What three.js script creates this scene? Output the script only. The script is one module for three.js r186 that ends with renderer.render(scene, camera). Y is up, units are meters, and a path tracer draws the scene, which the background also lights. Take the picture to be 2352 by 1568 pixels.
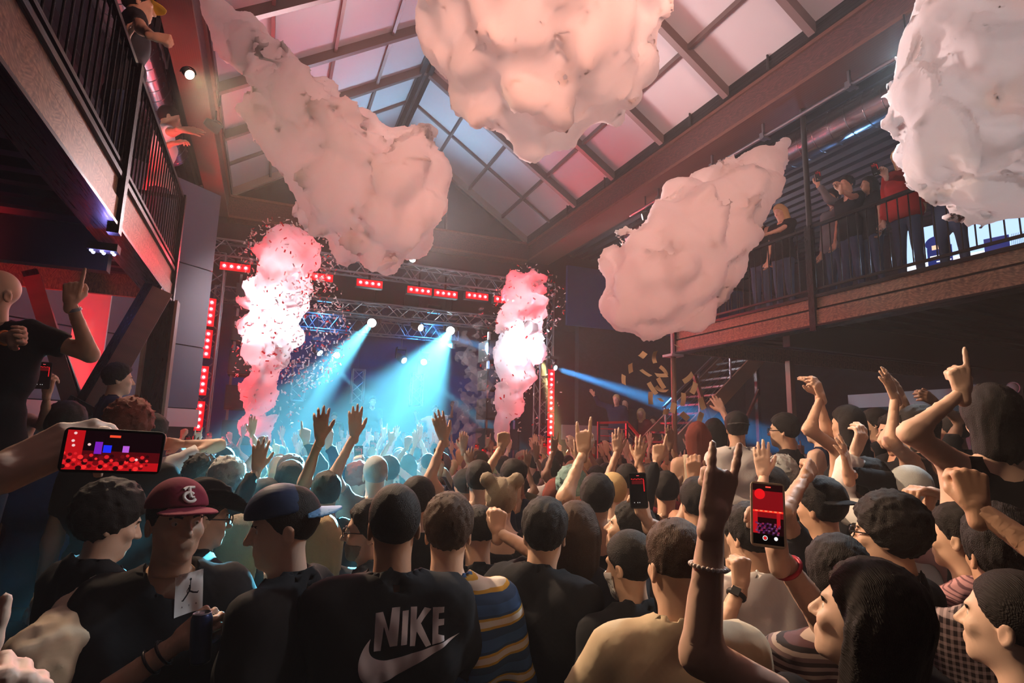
import * as THREE from 'three';
import { mergeGeometries } from 'three/addons/utils/BufferGeometryUtils.js';
import { createNoise3D } from 'simplex-noise';

// ---------- camera, exposure, haze ----------
const scene = new THREE.Scene();
scene.background = new THREE.Color(0, 0, 0);            // night outside, the hall is closed
const FOCAL = 1347.4, CX = 1176, CY = 784, EYE = new THREE.Vector3(0, 2.05, 0);
const camera = new THREE.PerspectiveCamera(2 * Math.atan(784 / FOCAL) * 180 / Math.PI, 1.5, 0.05, 100);
camera.position.copy(EYE);
camera.rotation.set(9.358 * Math.PI / 180, -22.328 * Math.PI / 180, 1.468 * Math.PI / 180, 'YXZ');
camera.updateMatrixWorld(true);
const renderer = new THREE.WebGLRenderer({ antialias: true });
renderer.toneMapping = THREE.LinearToneMapping;
renderer.toneMappingExposure = 1.0;
renderer.shadowMap.enabled = true;
scene.fog = new THREE.FogExp2(new THREE.Color(1, 1, 1), 0.0065);   // thin theatrical haze that shows the beams

// ---------- the lights of the place: [position, target, colour, intensity, half angle, softness] ----------
const V = (x, y, z) => new THREE.Vector3(x, y, z);
const CYAN = [0.14, 0.72, 1.0], RED = [1.0, 0.02, 0.035], WARM = [1.0, 0.70, 0.46];
const LIGHTS = { beams: 40000, thinBeams: 9000, red: 11, strobe: 75, par: 300, side: 420, flood: 62, cloud: 300, front: 110, blueFlood: 50, up: 22, stageBlue: 90 };

// ---------- helpers ----------
const M4 = camera.matrixWorld.clone();
// a point of the hall from where it is seen in the photograph and one known coordinate ({x}, {y}, {z} or {d}: distance along the view axis)
function at(px, py, k) {
  const r = V((px - CX) / FOCAL, -(py - CY) / FOCAL, -1).transformDirection(M4);
  const axis = V(0, 0, -1).transformDirection(M4);
  const t = k.z !== undefined ? k.z / r.z : k.x !== undefined ? k.x / r.x : k.y !== undefined ? (k.y - EYE.y) / r.y : k.d / r.dot(axis);
  return EYE.clone().addScaledVector(r, t);
}
let seed = 12345;
const rnd = () => { seed = (seed + 0x6d2b79f5) | 0; let t = Math.imul(seed ^ (seed >>> 15), 1 | seed); t = (t + Math.imul(t ^ (t >>> 7), 61 | t)) ^ t; return ((t ^ (t >>> 14)) >>> 0) / 4294967296; };
const rr = (a, b) => a + (b - a) * rnd();
const pick = (a) => a[Math.floor(rnd() * a.length) % a.length];
const noise3 = createNoise3D(rnd);
const fbm = (x, y, z, o = 4) => { let s = 0, a = 0.5, f = 1; for (let i = 0; i < o; i++) { s += a * noise3(x * f, y * f, z * f); a *= 0.5; f *= 2.03; } return s; };

const taken = new Map();
const numbered = (n) => { const k = taken.get(n) ?? 0; taken.set(n, k + 1); return k ? n + '_' + String(k).padStart(3, '0') : n; };
function shade(o) { o.castShadow = o.receiveShadow = true; return o; }
function obj(name, geo, m, parent) { const o = shade(new THREE.Mesh(geo, m)); o.name = parent ? name : numbered(name); (parent ?? scene).add(o); return o; }
function tag(o, label, category, group) { o.userData = { ...o.userData, label, category }; if (group) o.userData.group = group; return o; }
function thing(name, label, category, p = null, group) { const o = new THREE.Group(); o.name = numbered(name); scene.add(o); if (p) o.position.copy(p); return tag(o, label, category, group); }
function struct(o, label) { o.userData = { ...o.userData, kind: 'structure' }; if (label) o.userData.label = label; return o; }
const merge = (list) => mergeGeometries(list.map((g) => { const n = g.index ? g.toNonIndexed() : g; for (const k of Object.keys(n.attributes)) if (!['position', 'normal', 'uv'].includes(k)) n.deleteAttribute(k); return n; }));
const box = (w, h, d, x = 0, y = 0, z = 0) => new THREE.BoxGeometry(w, h, d).translate(x, y, z);
const span = (x0, x1, y0, y1, z0, z1) => box(x1 - x0, y1 - y0, z1 - z0, (x0 + x1) / 2, (y0 + y1) / 2, (z0 + z1) / 2);
const UPV = V(0, 1, 0);
// shared unit shapes that are turned and stretched between two points
const UNIT_ROD = new THREE.CylinderGeometry(1, 1, 1, 8, 1), UNIT_BAR = new THREE.BoxGeometry(1, 1, 1);
function placeBetween(o, p, q, sx, sz, roll = 0) {
  const d = q.clone().sub(p), l = d.length(); d.normalize();
  const ref = Math.abs(d.y) > 0.95 ? V(0, 0, 1) : UPV, xa = V().crossVectors(ref, d).normalize(), za = V().crossVectors(xa, d).normalize();
  o.quaternion.setFromRotationMatrix(new THREE.Matrix4().makeBasis(xa, d, za)); if (roll) o.rotateY(roll);
  o.position.copy(p).lerp(q, 0.5); o.scale.set(sx, l, sz); return o;
}
const rod = (name, p, q, r, m, parent) => placeBetween(obj(name, UNIT_ROD, m, parent), p, q, r, r);
const bar = (name, p, q, w, h, m, parent) => placeBetween(obj(name, UNIT_BAR, m, parent), p, q, w, h);
function rodGeo(p, q, r, s = 8) { const o = placeBetween(new THREE.Object3D(), p, q, r, r); o.updateMatrix(); return new THREE.CylinderGeometry(1, 1, 1, s, 1).applyMatrix4(o.matrix); }
function barGeo(p, q, w, h) { const o = placeBetween(new THREE.Object3D(), p, q, w, h); o.updateMatrix(); return new THREE.BoxGeometry(1, 1, 1).applyMatrix4(o.matrix); }
const tube = (pts, r, seg = 24, rad = 8) => new THREE.TubeGeometry(new THREE.CatmullRomCurve3(pts), seg, r, rad);

// ---------- textures: grain and wear only ----------
function grain(size, f) { const d = new Uint8Array(size * size * 4); for (let y = 0; y < size; y++) for (let x = 0; x < size; x++) { const v = f(x / size, y / size), i = (y * size + x) * 4; d[i] = v[0]; d[i + 1] = v[1]; d[i + 2] = v[2]; d[i + 3] = 255; } const t = new THREE.DataTexture(d, size, size); t.wrapS = t.wrapT = THREE.RepeatWrapping; t.magFilter = THREE.LinearFilter; t.needsUpdate = true; return t; }
const tile = (x, y, f, o) => fbm(Math.cos(x * 6.2832) * f, Math.sin(x * 6.2832) * f + 7 * Math.cos(y * 6.2832) * f * 0.3, Math.sin(y * 6.2832) * f, o);
const wearMap = grain(256, (x, y) => { const v = 205 + 90 * tile(x, y, 1.4, 5); const g = Math.max(90, Math.min(255, v)); return [g, g, g]; }); wearMap.colorSpace = THREE.SRGBColorSpace;
const roughMap = grain(256, (x, y) => { const g = Math.max(0, Math.min(255, 190 + 120 * tile(x, y, 2.2, 4))); return [g, g, g]; });
const weaveMap = grain(128, (x, y) => { const g = 128 + 60 * Math.sin(x * 6.2832 * 24) * Math.sin(y * 6.2832 * 24) + 40 * tile(x, y, 3, 3); return [g, g, g]; });
const rep = (t, a, b = a) => { const c = t.clone(); c.repeat.set(a, b); c.needsUpdate = true; return c; };
const std = (color, roughness = 0.7, metalness = 0, extra = {}) => new THREE.MeshStandardMaterial({ color, roughness, metalness, ...extra });
const glow = (color, intensity) => new THREE.MeshStandardMaterial({ color: 0x000000, emissive: color, emissiveIntensity: intensity, roughness: 1 });
const rgb = (r, g, b) => new THREE.Color().setRGB(r, g, b);
const MAT = {
  concrete: std(0x2b2a2c, 0.85, 0, { map: rep(wearMap, 6) }),
  black: std(0x0b0b0d, 0.6), rubber: std(0x070708, 0.8), darkSteel: std(0x1a1718, 0.45, 0.6, { roughnessMap: roughMap }),
  rust: std(0x7a4636, 0.55, 0.15, { map: rep(wearMap, 14, 1) }), primer: std(0x5a2a26, 0.6, 0.1, { map: rep(wearMap, 26, 1) }), fascia: std(0x9a7a5e, 0.5, 0.2, { map: rep(wearMap, 30, 0.5) }),
  endRafter: std(0x8d867c, 0.5, 0.3), mullion: std(0x6a5a56, 0.5, 0.3), alu: std(0x84868c, 0.34, 0.85), galv: std(0xb0afb6, 0.28, 0.95, { roughnessMap: roughMap }), white: std(0xd8d4d2, 0.6),
  panel: new THREE.MeshPhysicalMaterial({ color: 0xb9b6b8, roughness: 0.75 }), navy: std(0x0e1a38, 0.85), wallDark: std(0x201c2a, 0.85, 0, { map: rep(wearMap, 4) }), cream: std(0xc9b39a, 0.7),
};
// ---------- the hall ----------
const FLOOR = struct(obj('floor', span(-7, 13, -0.2, 0, -20, 5), MAT.concrete), 'dark concrete floor of the hall');
struct(obj('wall_back', span(-7, 13, -0.2, 10, -20.2, -20), MAT.navy));
struct(obj('wall_rear', span(-7, 13, -0.2, 10, 5, 5.2), MAT.wallDark));
struct(obj('wall_left', span(-7.2, -7, -0.2, 10, -20, 5), MAT.wallDark));
struct(obj('wall_right', span(13, 13.2, -0.2, 10, -20, 5), MAT.wallDark));
// side roofs over the balconies and roof over the stage
const roofMat = std(0x1b1f2a, 0.5, 0.4);
function corrugated(x0, x1, z0, z1, y, pitch, depth, along) {   // trapezoid sheet, ribs along z (or x)
  const pts = [], n = Math.round((along === 'z' ? x1 - x0 : z1 - z0) / pitch), s = new THREE.Shape();
  const a = along === 'z' ? x0 : z0, w = (along === 'z' ? x1 - x0 : z1 - z0) / n;
  s.moveTo(a, 0.03);
  for (let i = 0; i < n; i++) { const u = a + i * w; s.lineTo(u, 0); s.lineTo(u + w * 0.35, 0); s.lineTo(u + w * 0.5, -depth); s.lineTo(u + w * 0.85, -depth); }
  s.lineTo(a + n * w, 0); s.lineTo(a + n * w, 0.03); s.closePath();
  const g = new THREE.ExtrudeGeometry(s, { depth: along === 'z' ? z1 - z0 : x1 - x0, bevelEnabled: false });
  if (along === 'z') g.translate(0, y, z0); else g.rotateY(-Math.PI / 2).scale(1, 1, 1).translate(x1, y, 0);
  return g;
}
struct(obj('ceiling', corrugated(6.5, 13, -13.6, 5, 7.0, 0.3, 0.07, 'z'), roofMat), 'ribbed metal roof deck over the balcony');
struct(obj('ceiling', corrugated(-7, -1.46, -13.6, 5, 7.25, 0.3, 0.07, 'z'), roofMat), 'ribbed metal roof deck beside the skylight');
struct(obj('ceiling', span(-7, 13, 6.2, 6.4, -20, -13.9), std(0x1a1214, 0.9)), 'dark flat ceiling over the stage');
struct(obj('wall_stage_top', span(-7, 13, 6.2, 10, -13.95, -13.85), std(0x14121c, 0.9)));

// ---------- skylight roof: beams, rafters, purlins, panels ----------
function part(name, geo, m, parent, label) { const o = obj(name, geo, m, parent); if (label) o.userData.label = label; return o; }
function boxBeam(name, label, x0, x1, y0, y1, z0, z1, along) {
  const t = struct(thing(name, label, 'beam')); delete t.userData.category;
  part('web', span(x0, x1, y0 + 0.05, y1 - 0.05, z0, z1), MAT.primer, t);
  const o = 0.035;
  if (along === 'z') { part('flange', span(x0 - o, x1 + o, y0, y0 + 0.05, z0, z1), MAT.rust, t); part('flange', span(x0 - o, x1 + o, y1 - 0.05, y1, z0, z1), MAT.rust, t); }
  else { part('flange', span(x0, x1, y0, y0 + 0.05, z0 - o, z1 + o), MAT.rust, t); part('flange', span(x0, x1, y1 - 0.05, y1, z0 - o, z1 + o), MAT.rust, t); }
  return t;
}
const XL = -1.12, XR = 5.9, YE = 7.12, XA = 2.39, YA = 9.52, ZE = -13.5, ZN = 4.8;
boxBeam('trim_1', 'rust red steel beam along the skylight above the duct and vent grille', 5.94, 6.48, 6.58, 7.07, -13.5, 4.8, 'z');
boxBeam('trim_2', 'rust brown steel beam along the skylight over the spiral duct with the floodlight', -1.44, -1.16, 6.58, 7.1, -13.5, 4.8, 'z');
boxBeam('trim_3', 'rust brown cross beam at the foot of the skylight gable', -1.16, 5.94, 6.58, 7.1, -13.78, -13.5, 'x');
const sky = struct(thing('ceiling', 'pitched skylight of pale panels in a steel frame', 'skylight')); delete sky.userData.category;
part('curb', span(XR - 0.02, XR + 0.12, 7.07, 7.3, ZE, ZN), MAT.darkSteel, sky); part('curb', span(XL - 0.12, XL + 0.02, 7.1, 7.3, ZE, ZN), MAT.darkSteel, sky);
part('ridge_beam', span(XA - 0.13, XA - 0.03, YA - 0.22, YA + 0.02, ZE, ZN), MAT.darkSteel, sky); part('ridge_beam', span(XA + 0.03, XA + 0.13, YA - 0.22, YA + 0.02, ZE, ZN), MAT.darkSteel, sky);
const slope = (s, t, y = 0) => V(s < 0 ? XA + (XL - XA) * t : XA + (XR - XA) * t, YA + (YE + 0.12 - YA) * t + y, 0);   // t 0 at the ridge, 1 at the eave
const ZR = [-13.5, -12.15, -10.85, -9.3, -7.75, -6.2, -4.7, -3.2, -1.7, -0.2, 1.3, 2.8, 4.6], TP = [0, 0.27, 0.53, 0.79, 1];
for (const s of [-1, 1]) {
  ZR.forEach((z, i) => {
    const w = i === 1 ? 0.05 : 0.1, h = i === 1 ? 0.06 : 0.15, a = slope(s, 0, -h * 0.55), b = slope(s, 1, -h * 0.55), d = b.clone().sub(a).normalize(), za = V(0, 0, 1);
    const o = part('rafter', UNIT_BAR, i === 0 ? MAT.endRafter : MAT.mullion, sky); o.quaternion.setFromRotationMatrix(new THREE.Matrix4().makeBasis(d, V().crossVectors(za, d), za));
    o.position.copy(a).lerp(b, 0.5); o.position.z = z; o.scale.set(a.distanceTo(b), h, w);
  });
  for (const t of TP.slice(1, 4)) { const a = slope(s, t, -0.045), b = a.clone(); a.z = ZE; b.z = ZN; bar('purlin', a, b, 0.05, 0.08, MAT.mullion, sky); }
  for (let i = 0; i + 1 < ZR.length; i++) for (let k = 0; k < 4; k++) {
    const a = slope(s, TP[k], 0.012), b = slope(s, TP[k + 1], 0.012), mid = a.clone().lerp(b, 0.5), g = UNIT_BAR;
    const o = part('panel', g, MAT.panel, sky); placeBetween(o, a, b, 1, 1);
    const d = b.clone().sub(a).normalize(), za = V(0, 0, 1), xa = V().crossVectors(za, d);
    o.quaternion.setFromRotationMatrix(new THREE.Matrix4().makeBasis(d, xa, za.clone()));
    o.position.set(mid.x, mid.y, (ZR[i] + ZR[i + 1]) / 2); o.scale.set(a.distanceTo(b) - 0.01, 0.016, ZR[i + 1] - ZR[i] - 0.01);
  }
}
// gable triangle: dark glass with a centre mullion
const gs = new THREE.Shape([new THREE.Vector2(XL, 7.1), new THREE.Vector2(XR, 7.1), new THREE.Vector2(XA, YA)]);
struct(obj('window_1', new THREE.ExtrudeGeometry(gs, { depth: 0.02, bevelEnabled: false }).translate(0, 0, -13.62), std(0x0b0b14, 0.25)), 'dark glazed gable under the skylight');
const gm = thing('trim_4', 'mullions of the dark glazed gable', 'trim'); struct(gm); delete gm.userData.category;
for (const x of [1.0, 3.72]) rod('mullion', V(x, 7.1, -13.57), V(x, YA - Math.abs(x - XA) * 0.68, -13.57), 0.025, MAT.mullion, gm);
for (const z of [-11.2, -9.6, -7.0, -5.4]) for (const [x, s] of [[5.86, -1], [-1.1, 1]]) { if (s > 0 && z < -10) continue;   // little hooked stanchions on the eaves
  const h = thing('conduit_hook', s < 0 ? 'small black hooked conduit standing on the rust red eave beam' : 'small black hooked conduit standing on the rust brown eave beam', 'conduit', null, s < 0 ? 'hooked conduits on the red beam' : 'hooked conduits on the brown beam');
  obj('pipe', tube([V(x, 7.05, z), V(x, 7.32, z), V(x + s * 0.03, 7.4, z), V(x + s * 0.14, 7.42, z)], 0.018, 12, 6), MAT.black, h); }

// ---------- balconies ----------
function balcony(side) {
  const R = side > 0, x = R ? 6.4 : -1.2, xo = R ? 13 : -7, ze = R ? -8.2 : -7.95;
  const t = struct(thing(R ? 'floor_balcony_right' : 'floor_balcony_left', R ? 'balcony with rust fascia above the stair' : 'balcony with rust fascia over the braced steel column', 'balcony')); delete t.userData.category;
  const s = R ? 1 : -1, f = (x0, x1, y0, y1, z0, z1) => span(Math.min(x0, x1), Math.max(x0, x1), y0, y1, z0, z1);
  part('deck', f(x + s * 0.12, xo, 3.86, 3.95, ze + 0.1, 4.9), std(0x16130f, 0.8), t);
  const und = corrugated(Math.min(x + s * 0.2, xo), Math.max(x + s * 0.2, xo), ze + 0.12, 4.9, 3.85, 0.28, 0.07, 'x'); 
  part('ribbed_underside', und, std(0x1d1014, 0.5, 0.4), t);
  // double channel fascia: upper strip, dark groove, lower strip
  part('fascia_strip', f(x, x + s * 0.1, 3.80, 3.93, ze, 4.9), MAT.fascia, t); part('fascia_groove', f(x + s * 0.04, x + s * 0.1, 3.77, 3.80, ze, 4.9), MAT.black, t);
  part('fascia_strip', f(x - s * 0.02, x + s * 0.1, 3.58, 3.77, ze, 4.9), MAT.fascia, t);
  part('lower_flange', f(x - s * 0.04, x + s * 0.2, 3.555, 3.58, ze, 4.9), MAT.darkSteel, t); part('kerb', f(x - s * 0.03, x + s * 0.06, 3.93, 3.97, ze, 4.9), MAT.darkSteel, t);
  part('end_fascia', f(x, xo, 3.58, 3.93, ze - 0.06, ze), MAT.fascia, t);
  for (const z of [-6, -3, 0, 3]) part('joist', f(x + s * 0.2, xo, 3.4, 3.78, z - 0.06, z + 0.06), MAT.black, t);
  // railing
  const rl = thing('railing', R ? 'black steel railing with thin balusters on the balcony by the round duct' : 'black steel railing with thin balusters on the balcony by the floodlight', 'railing');
  const xr = x + s * 0.0, zs = []; 
  obj('top_rail', f(xr - 0.025, xr + 0.025, 4.86, 4.9, ze, 4.9), MAT.darkSteel, rl); obj('bottom_rail', f(xr - 0.015, xr + 0.015, 4.03, 4.06, ze, 4.9), MAT.darkSteel, rl);
  for (let z = ze + 0.02; z < 0.6; z += 0.125) zs.push(z);
  for (const z of zs) rod('baluster', V(xr, 4.04, z), V(xr, 4.88, z), 0.008, MAT.darkSteel, rl);
  obj('end_rail', f(xr, xo, 4.86, 4.9, ze - 0.02, ze + 0.02), MAT.darkSteel, rl);
  for (let k = 1; k < 14; k++) rod('baluster', V(x + s * k * 0.25, 3.97, ze), V(x + s * k * 0.25, 4.88, ze), 0.008, MAT.darkSteel, rl);
  for (const z of R ? [ze + 0.03, -5.35, -2.5] : [ze + 0.03, -5.1, -2.4]) { obj('post', f(x - s * 0.05, x + s * 0.03, 3.5, 4.9, z - 0.045, z + 0.045), MAT.darkSteel, rl); }
  return t;
}
balcony(1); balcony(-1);
// hanger rods between the red beam and the balcony
for (const z of [-5.35, -2.5]) tag(obj('hanger_rod', rodGeo(V(6.4, 4.9, z), V(6.4, 7.0, z), 0.035, 10), MAT.black), 'thin black hanger rod dropping from the rust red beam to the railing', 'hanger rod', 'black hanger rods');
// posts under the balcony ends
const pR = thing('column', 'slim pale steel post under the end of the balcony by the stair', 'column'); rod('shaft', V(6.38, 0, -8.2), V(6.38, 3.55, -8.2), 0.045, MAT.fascia, pR); obj('cap_plate', span(6.25, 6.5, 3.5, 3.54, -8.33, -8.07), MAT.white, pR);
rod('upper_tube', V(6.38, 3.5, -8.2), V(6.38, 4.05, -8.2), 0.04, MAT.white, pR);
const pR2 = tag(obj('column', span(8.3, 8.4, 0, 3.5, -7.6, -7.5), MAT.fascia), 'thin tan post standing free beyond the stair', 'column');
const cL = thing('column', 'dark steel corner column under the end of the balcony', 'column'); obj('web', span(-1.36, -1.12, 0, 3.56, -7.93, -7.85), MAT.darkSteel, cL); obj('flange', span(-1.4, -1.37, 0, 3.56, -8.0, -7.78), MAT.rust, cL); obj('flange', span(-1.12, -1.09, 0, 3.56, -8.0, -7.78), MAT.rust, cL);
// Y brace
{
  const t = thing('brace_column', 'dark steel Y shaped brace with red lit edges under the balcony', 'brace'), b = V(-1.7, 2.2, -7.0), r = V(-1.22, 3.56, -7.05), l = V(-2.28, 3.56, -7.0);
  bar('post', V(-1.62, 0, -7.0), b, 0.2, 0.2, MAT.darkSteel, t); bar('arm', b, r, 0.13, 0.16, MAT.darkSteel, t); bar('arm', b, l, 0.05, 0.12, MAT.darkSteel, t);
  bar('edge_plate', V(-1.6, 2.16, -6.95), V(-1.13, 3.5, -7.0), 0.02, 0.2, MAT.rust, t); bar('edge_plate', V(-1.78, 2.3, -6.95), V(-2.24, 3.5, -6.95), 0.02, 0.14, MAT.rust, t);
  const g = obj('gusset', box(0.34, 0.26, 0.22), MAT.darkSteel, t); g.position.set(-1.68, 2.16, -7.0); g.rotation.z = -0.5;
}
// wall pieces beside the stage
{
  const t = struct(thing('wall_side_panels', 'grey sheet wall panels with dark joints beside the stage', 'wall')); delete t.userData.category;
  const sheet = std(0x6d6876, 0.4, 0.3);
  t.position.set(-1.12, 0, -11.5); t.rotation.y = 0.74;
  for (const [x0, x1] of [[-3.6, -1.72], [-1.7, 0]]) for (const [y0, y1] of [[2.42, 3.46], [3.48, 4.85], [4.87, 6.3]]) part('panel', span(x0, x1, y0, y1, -0.05, 0), sheet, t);
  part('white_band', span(-3.6, 0.02, 2.1, 2.4, -0.05, 0.03), MAT.white, t); part('backing', span(-3.7, 0.02, 0, 6.3, -0.12, -0.06), MAT.black, t);
  tag(obj('projection_board', span(-2.32, -1.96, 0.6, 3.83, -8.75, -8.7), MAT.white), 'tall white board catching red light behind the Y brace', 'board');
}
struct(obj('wall_stage_right', span(7.4, 13, 0, 6.5, -13.6, -13.4), MAT.wallDark)); 
struct(obj('trim_5', span(7.0, 13, 5.0, 6.6, -13.4, -13.3), std(0x1c3a7a, 0.8)), 'blue painted upper wall band beside the stage');
struct(obj('trim_6', span(6.9, 11, 2.05, 2.42, -13.38, -13.3), std(0x8f8a94, 0.7)), 'pale band low on the dark wall beside the stage');

// ---------- ducts, pipes ----------
function duct(label, x, y, z0, z1, r, m) {
  const t = thing('spiral_duct', label, 'duct');
  obj('tube', new THREE.CylinderGeometry(r, r, z1 - z0, 40, 1, true).rotateX(Math.PI / 2).translate(x, y, (z0 + z1) / 2), m, t);
  obj('end_cap', new THREE.SphereGeometry(r, 32, 12, 0, Math.PI * 2, 0, Math.PI / 2).scale(1, 0.55, 1).rotateX(-Math.PI / 2).translate(x, y, z0), m, t);
  for (let z = z0 + 0.1; z < Math.min(z1, 0); z += 0.26) { const o = obj('seam', new THREE.TorusGeometry(r + 0.002, 0.006, 5, 36), m, t); o.position.set(x, y, z); o.rotation.y = 0.07; }
  return t;
}
duct('silver spiral duct running under the ribbed roof above the balcony with the lit screen', 7.1, 6.5, -10.4, 4.5, 0.26, MAT.galv);
duct('silver spiral duct with red and white glare behind the balcony railing', -1.95, 6.85, -11.2, 4.5, 0.27, MAT.galv);
function grille(label, p, w, h, ry) { const t = thing('vent_grille', label, 'vent', p); t.rotation.y = ry; obj('frame', merge([box(w, 0.05, 0.05, 0, h / 2, 0), box(w, 0.05, 0.05, 0, -h / 2, 0), box(0.05, h, 0.05, w / 2, 0, 0), box(0.05, h, 0.05, -w / 2, 0, 0)]), MAT.white, t); obj('back', box(w, h, 0.02, 0, 0, -0.03), MAT.black, t); for (let i = 1; i < 16; i++) obj('slat', box(0.012, h, 0.03, -w / 2 + w * i / 16, 0, 0), MAT.mullion, t); return t; }
grille('white framed slatted vent grille on the side of the round duct', V(6.84, 6.52, -3.75), 0.95, 0.24, -Math.PI / 2);
grille('white framed vent grille beside the spiral duct behind the floodlight', at(374, 95, { x: -1.72 }), 0.75, 0.3, Math.PI / 2);
{
  const t = thing('lighting_pipe', 'pale steel lighting pipe clamped below the rust red beam', 'pipe'); rod('tube', V(6.2, 6.38, -9.2), V(6.2, 6.38, 4.5), 0.028, MAT.alu, t);
  for (const z of [-8.3, -6.9, -5.85, -4.5, -3.1]) { obj('clamp', merge([box(0.09, 0.1, 0.07, 6.2, 6.38, z), box(0.03, 0.2, 0.03, 6.2, 6.5, z), box(0.14, 0.03, 0.03, 6.2, 6.34, z + 0.05)]), MAT.alu, t); }
}
// ---------- stage ----------
const SZ = -13.0;
{
  const t = struct(thing('floor_stage', 'black raised stage deck', 'stage')); delete t.userData.category;
  part('deck', span(-1.9, 7.3, 0.9, 1.05, -19.8, -12.4), MAT.black, t); part('skirt', span(-1.9, 7.3, 0, 0.9, -12.5, -12.42), MAT.rubber, t);
  struct(obj('wall_stage_backdrop', span(-2.2, 7.6, 1, 6.2, -18.6, -18.5), std(0x13284f, 0.9)), 'dark blue stage backdrop');
}
const lace = (t, p, q, w, n, m, faces = 4) => {   // box truss: four chords, zigzag braces and end frames, all separate bars
  const d = q.clone().sub(p).normalize(), u = (Math.abs(d.y) > 0.9 ? V(1, 0, 0) : V(0, 1, 0)), v = V().crossVectors(d, u).normalize(), h = w / 2;
  const c = [[1, 1], [1, -1], [-1, -1], [-1, 1]].map(([a, b]) => u.clone().multiplyScalar(a * h).addScaledVector(v, b * h));
  for (const o of c) rod('chord', p.clone().add(o), q.clone().add(o), 0.024, m, t);
  for (let f = 0; f < faces; f++) { const a = c[f], b = c[(f + 1) % 4];
    for (let i = 0; i < n; i++) { const s = p.clone().lerp(q, i / n), e = p.clone().lerp(q, (i + 1) / n); rod('brace', s.add(i % 2 ? b : a), e.add(i % 2 ? a : b), 0.012, m, t); }
    for (const k of [0, 1]) rod('end_bar', p.clone().lerp(q, k).add(a), p.clone().lerp(q, k).add(b), 0.014, m, t); }
};
function truss(label, p, q, w, n, hang) { const t = thing('lighting_truss', label, 'truss'); lace(t, p, q, w, n, MAT.alu); if (hang) for (const k of [0.08, 0.92]) { const a = p.clone().lerp(q, p.y === q.y ? k : 1); rod('hanger_wire', a, a.clone().setY(6.2), 0.006, MAT.black, t); } return t; }
truss('long horizontal box truss above the red lamps at the stage front', V(-1.35, 5.72, SZ), V(6.4, 5.72, SZ), 0.34, 30);
truss('upright box truss tower beside the grey wall panels carrying red lamps', V(-1.22, 0, SZ), V(-1.22, 5.6, SZ), 0.34, 18);
truss('upright box truss tower carrying red lamps beside the blue wall band', V(6.2, 0, SZ), V(6.2, 5.6, SZ), 0.34, 18);
truss('second horizontal box truss hung behind the row of red lamps', V(-1.3, 5.05, -14.3), V(6.3, 5.05, -14.3), 0.3, 26, 1);
truss('cyan lit horizontal truss across the dark back of the stage', V(0.3, 5.15, -17.2), V(5.2, 5.15, -17.2), 0.42, 18, 1);
truss('short upright truss piece standing behind the disc jockey', V(2.42, 2.95, -17.9), V(2.42, 3.95, -17.9), 0.34, 3, 1);
truss('short upright truss piece standing behind the performer', V(4.2, 2.95, -17.9), V(4.2, 3.95, -17.9), 0.34, 3, 1);
truss('short upright truss piece standing behind the confetti burst', V(0.75, 2.95, -17.9), V(0.75, 3.95, -17.9), 0.34, 3, 1);
// speaker stacks
function speakers(x, label, n) { for (let i = 0; i < n; i++) { const t = thing('loudspeaker', label, 'loudspeaker', V(x, 1.05 + i * 0.72, -13.75), label + ' column'); obj('cabinet', box(0.86, 0.5, 0.7, 0, 0.25, 0), MAT.black, t); obj('grille', box(0.8, 0.44, 0.02, 0, 0.25, 0.36), std(0x2a2a30, 0.7, 0.2), t); for (const e of [-1, 1]) obj('bracket', box(0.05, 0.22, 0.08, e * 0.36, 0.61, 0.2), MAT.galv, t); } }
speakers(-0.4, 'black loudspeaker cabinet stacked inside the truss tower near the grey panels', 6);
speakers(5.3, 'black loudspeaker cabinet stacked inside the truss tower near the blue wall', 5);

// red four-lens lamps: a glowing face and a lamp of the same size and colour in front of it
const redGlow = glow(rgb(1, 0.012, 0.02), 9), redCore = glow(rgb(1, 0.42, 0.36), 14), redPlate = glow(rgb(1, 0.004, 0.012), 1.1);
function redLamp(p, upright, label, group, ry = 0) {
  const t = thing('stage_lamp', label, 'stage lamp', p, group); t.rotation.y = ry; if (upright) t.rotation.z = Math.PI / 2;
  obj('housing', box(0.58, 0.18, 0.16, 0, 0, -0.09), MAT.black, t); obj('lamp_reflector', box(0.56, 0.16, 0.012, 0, 0, -0.008), redPlate, t); obj('bracket', upright ? box(0.05, 0.14, 0.06, 0, 0.13, -0.12) : box(0.05, 0.36, 0.04, 0, 0.25, -0.1), MAT.darkSteel, t);
  for (let i = 0; i < 4; i++) { const l = obj('lamp_lens', new THREE.CylinderGeometry(0.046, 0.05, 0.02, 12).rotateX(Math.PI / 2).translate(-0.2 + i * 0.132, 0, 0.012), redGlow, t); obj('led_bulb', new THREE.SphereGeometry(0.027, 8, 4, 0, 6.2832, 0, 1.571).rotateX(1.571).scale(1, 1, 0.5).translate(-0.2 + i * 0.132, 0, 0.02), redCore, l); }
  const l = new THREE.SpotLight(rgb(...RED), LIGHTS.red, 0, 1.35, 0.6, 2); l.position.set(0, 0, 0.09); l.target.position.set(0, -0.3, 3); l.castShadow = true; l.shadow.radius = 5; t.add(l, l.target);
}
const rowLabel = 'red four lens lamp hanging in the row under the long stage truss';
for (const x of [-0.85, 0.32, 0.78, 1.84, 2.96, 3.58, 4.34, 5.05, 5.72]) redLamp(V(x, 5.32 + rr(-0.02, 0.02), SZ + 0.2), false, rowLabel, 'red lamps in the stage row');
for (const y of [4.35, 3.72, 3.0, 2.32, 1.66]) redLamp(V(-1.2, y, SZ + 0.24), true, 'red four lens lamp on the truss tower beside the grey wall panels', 'red lamps on the tower by the grey panels', 0.25);
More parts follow.
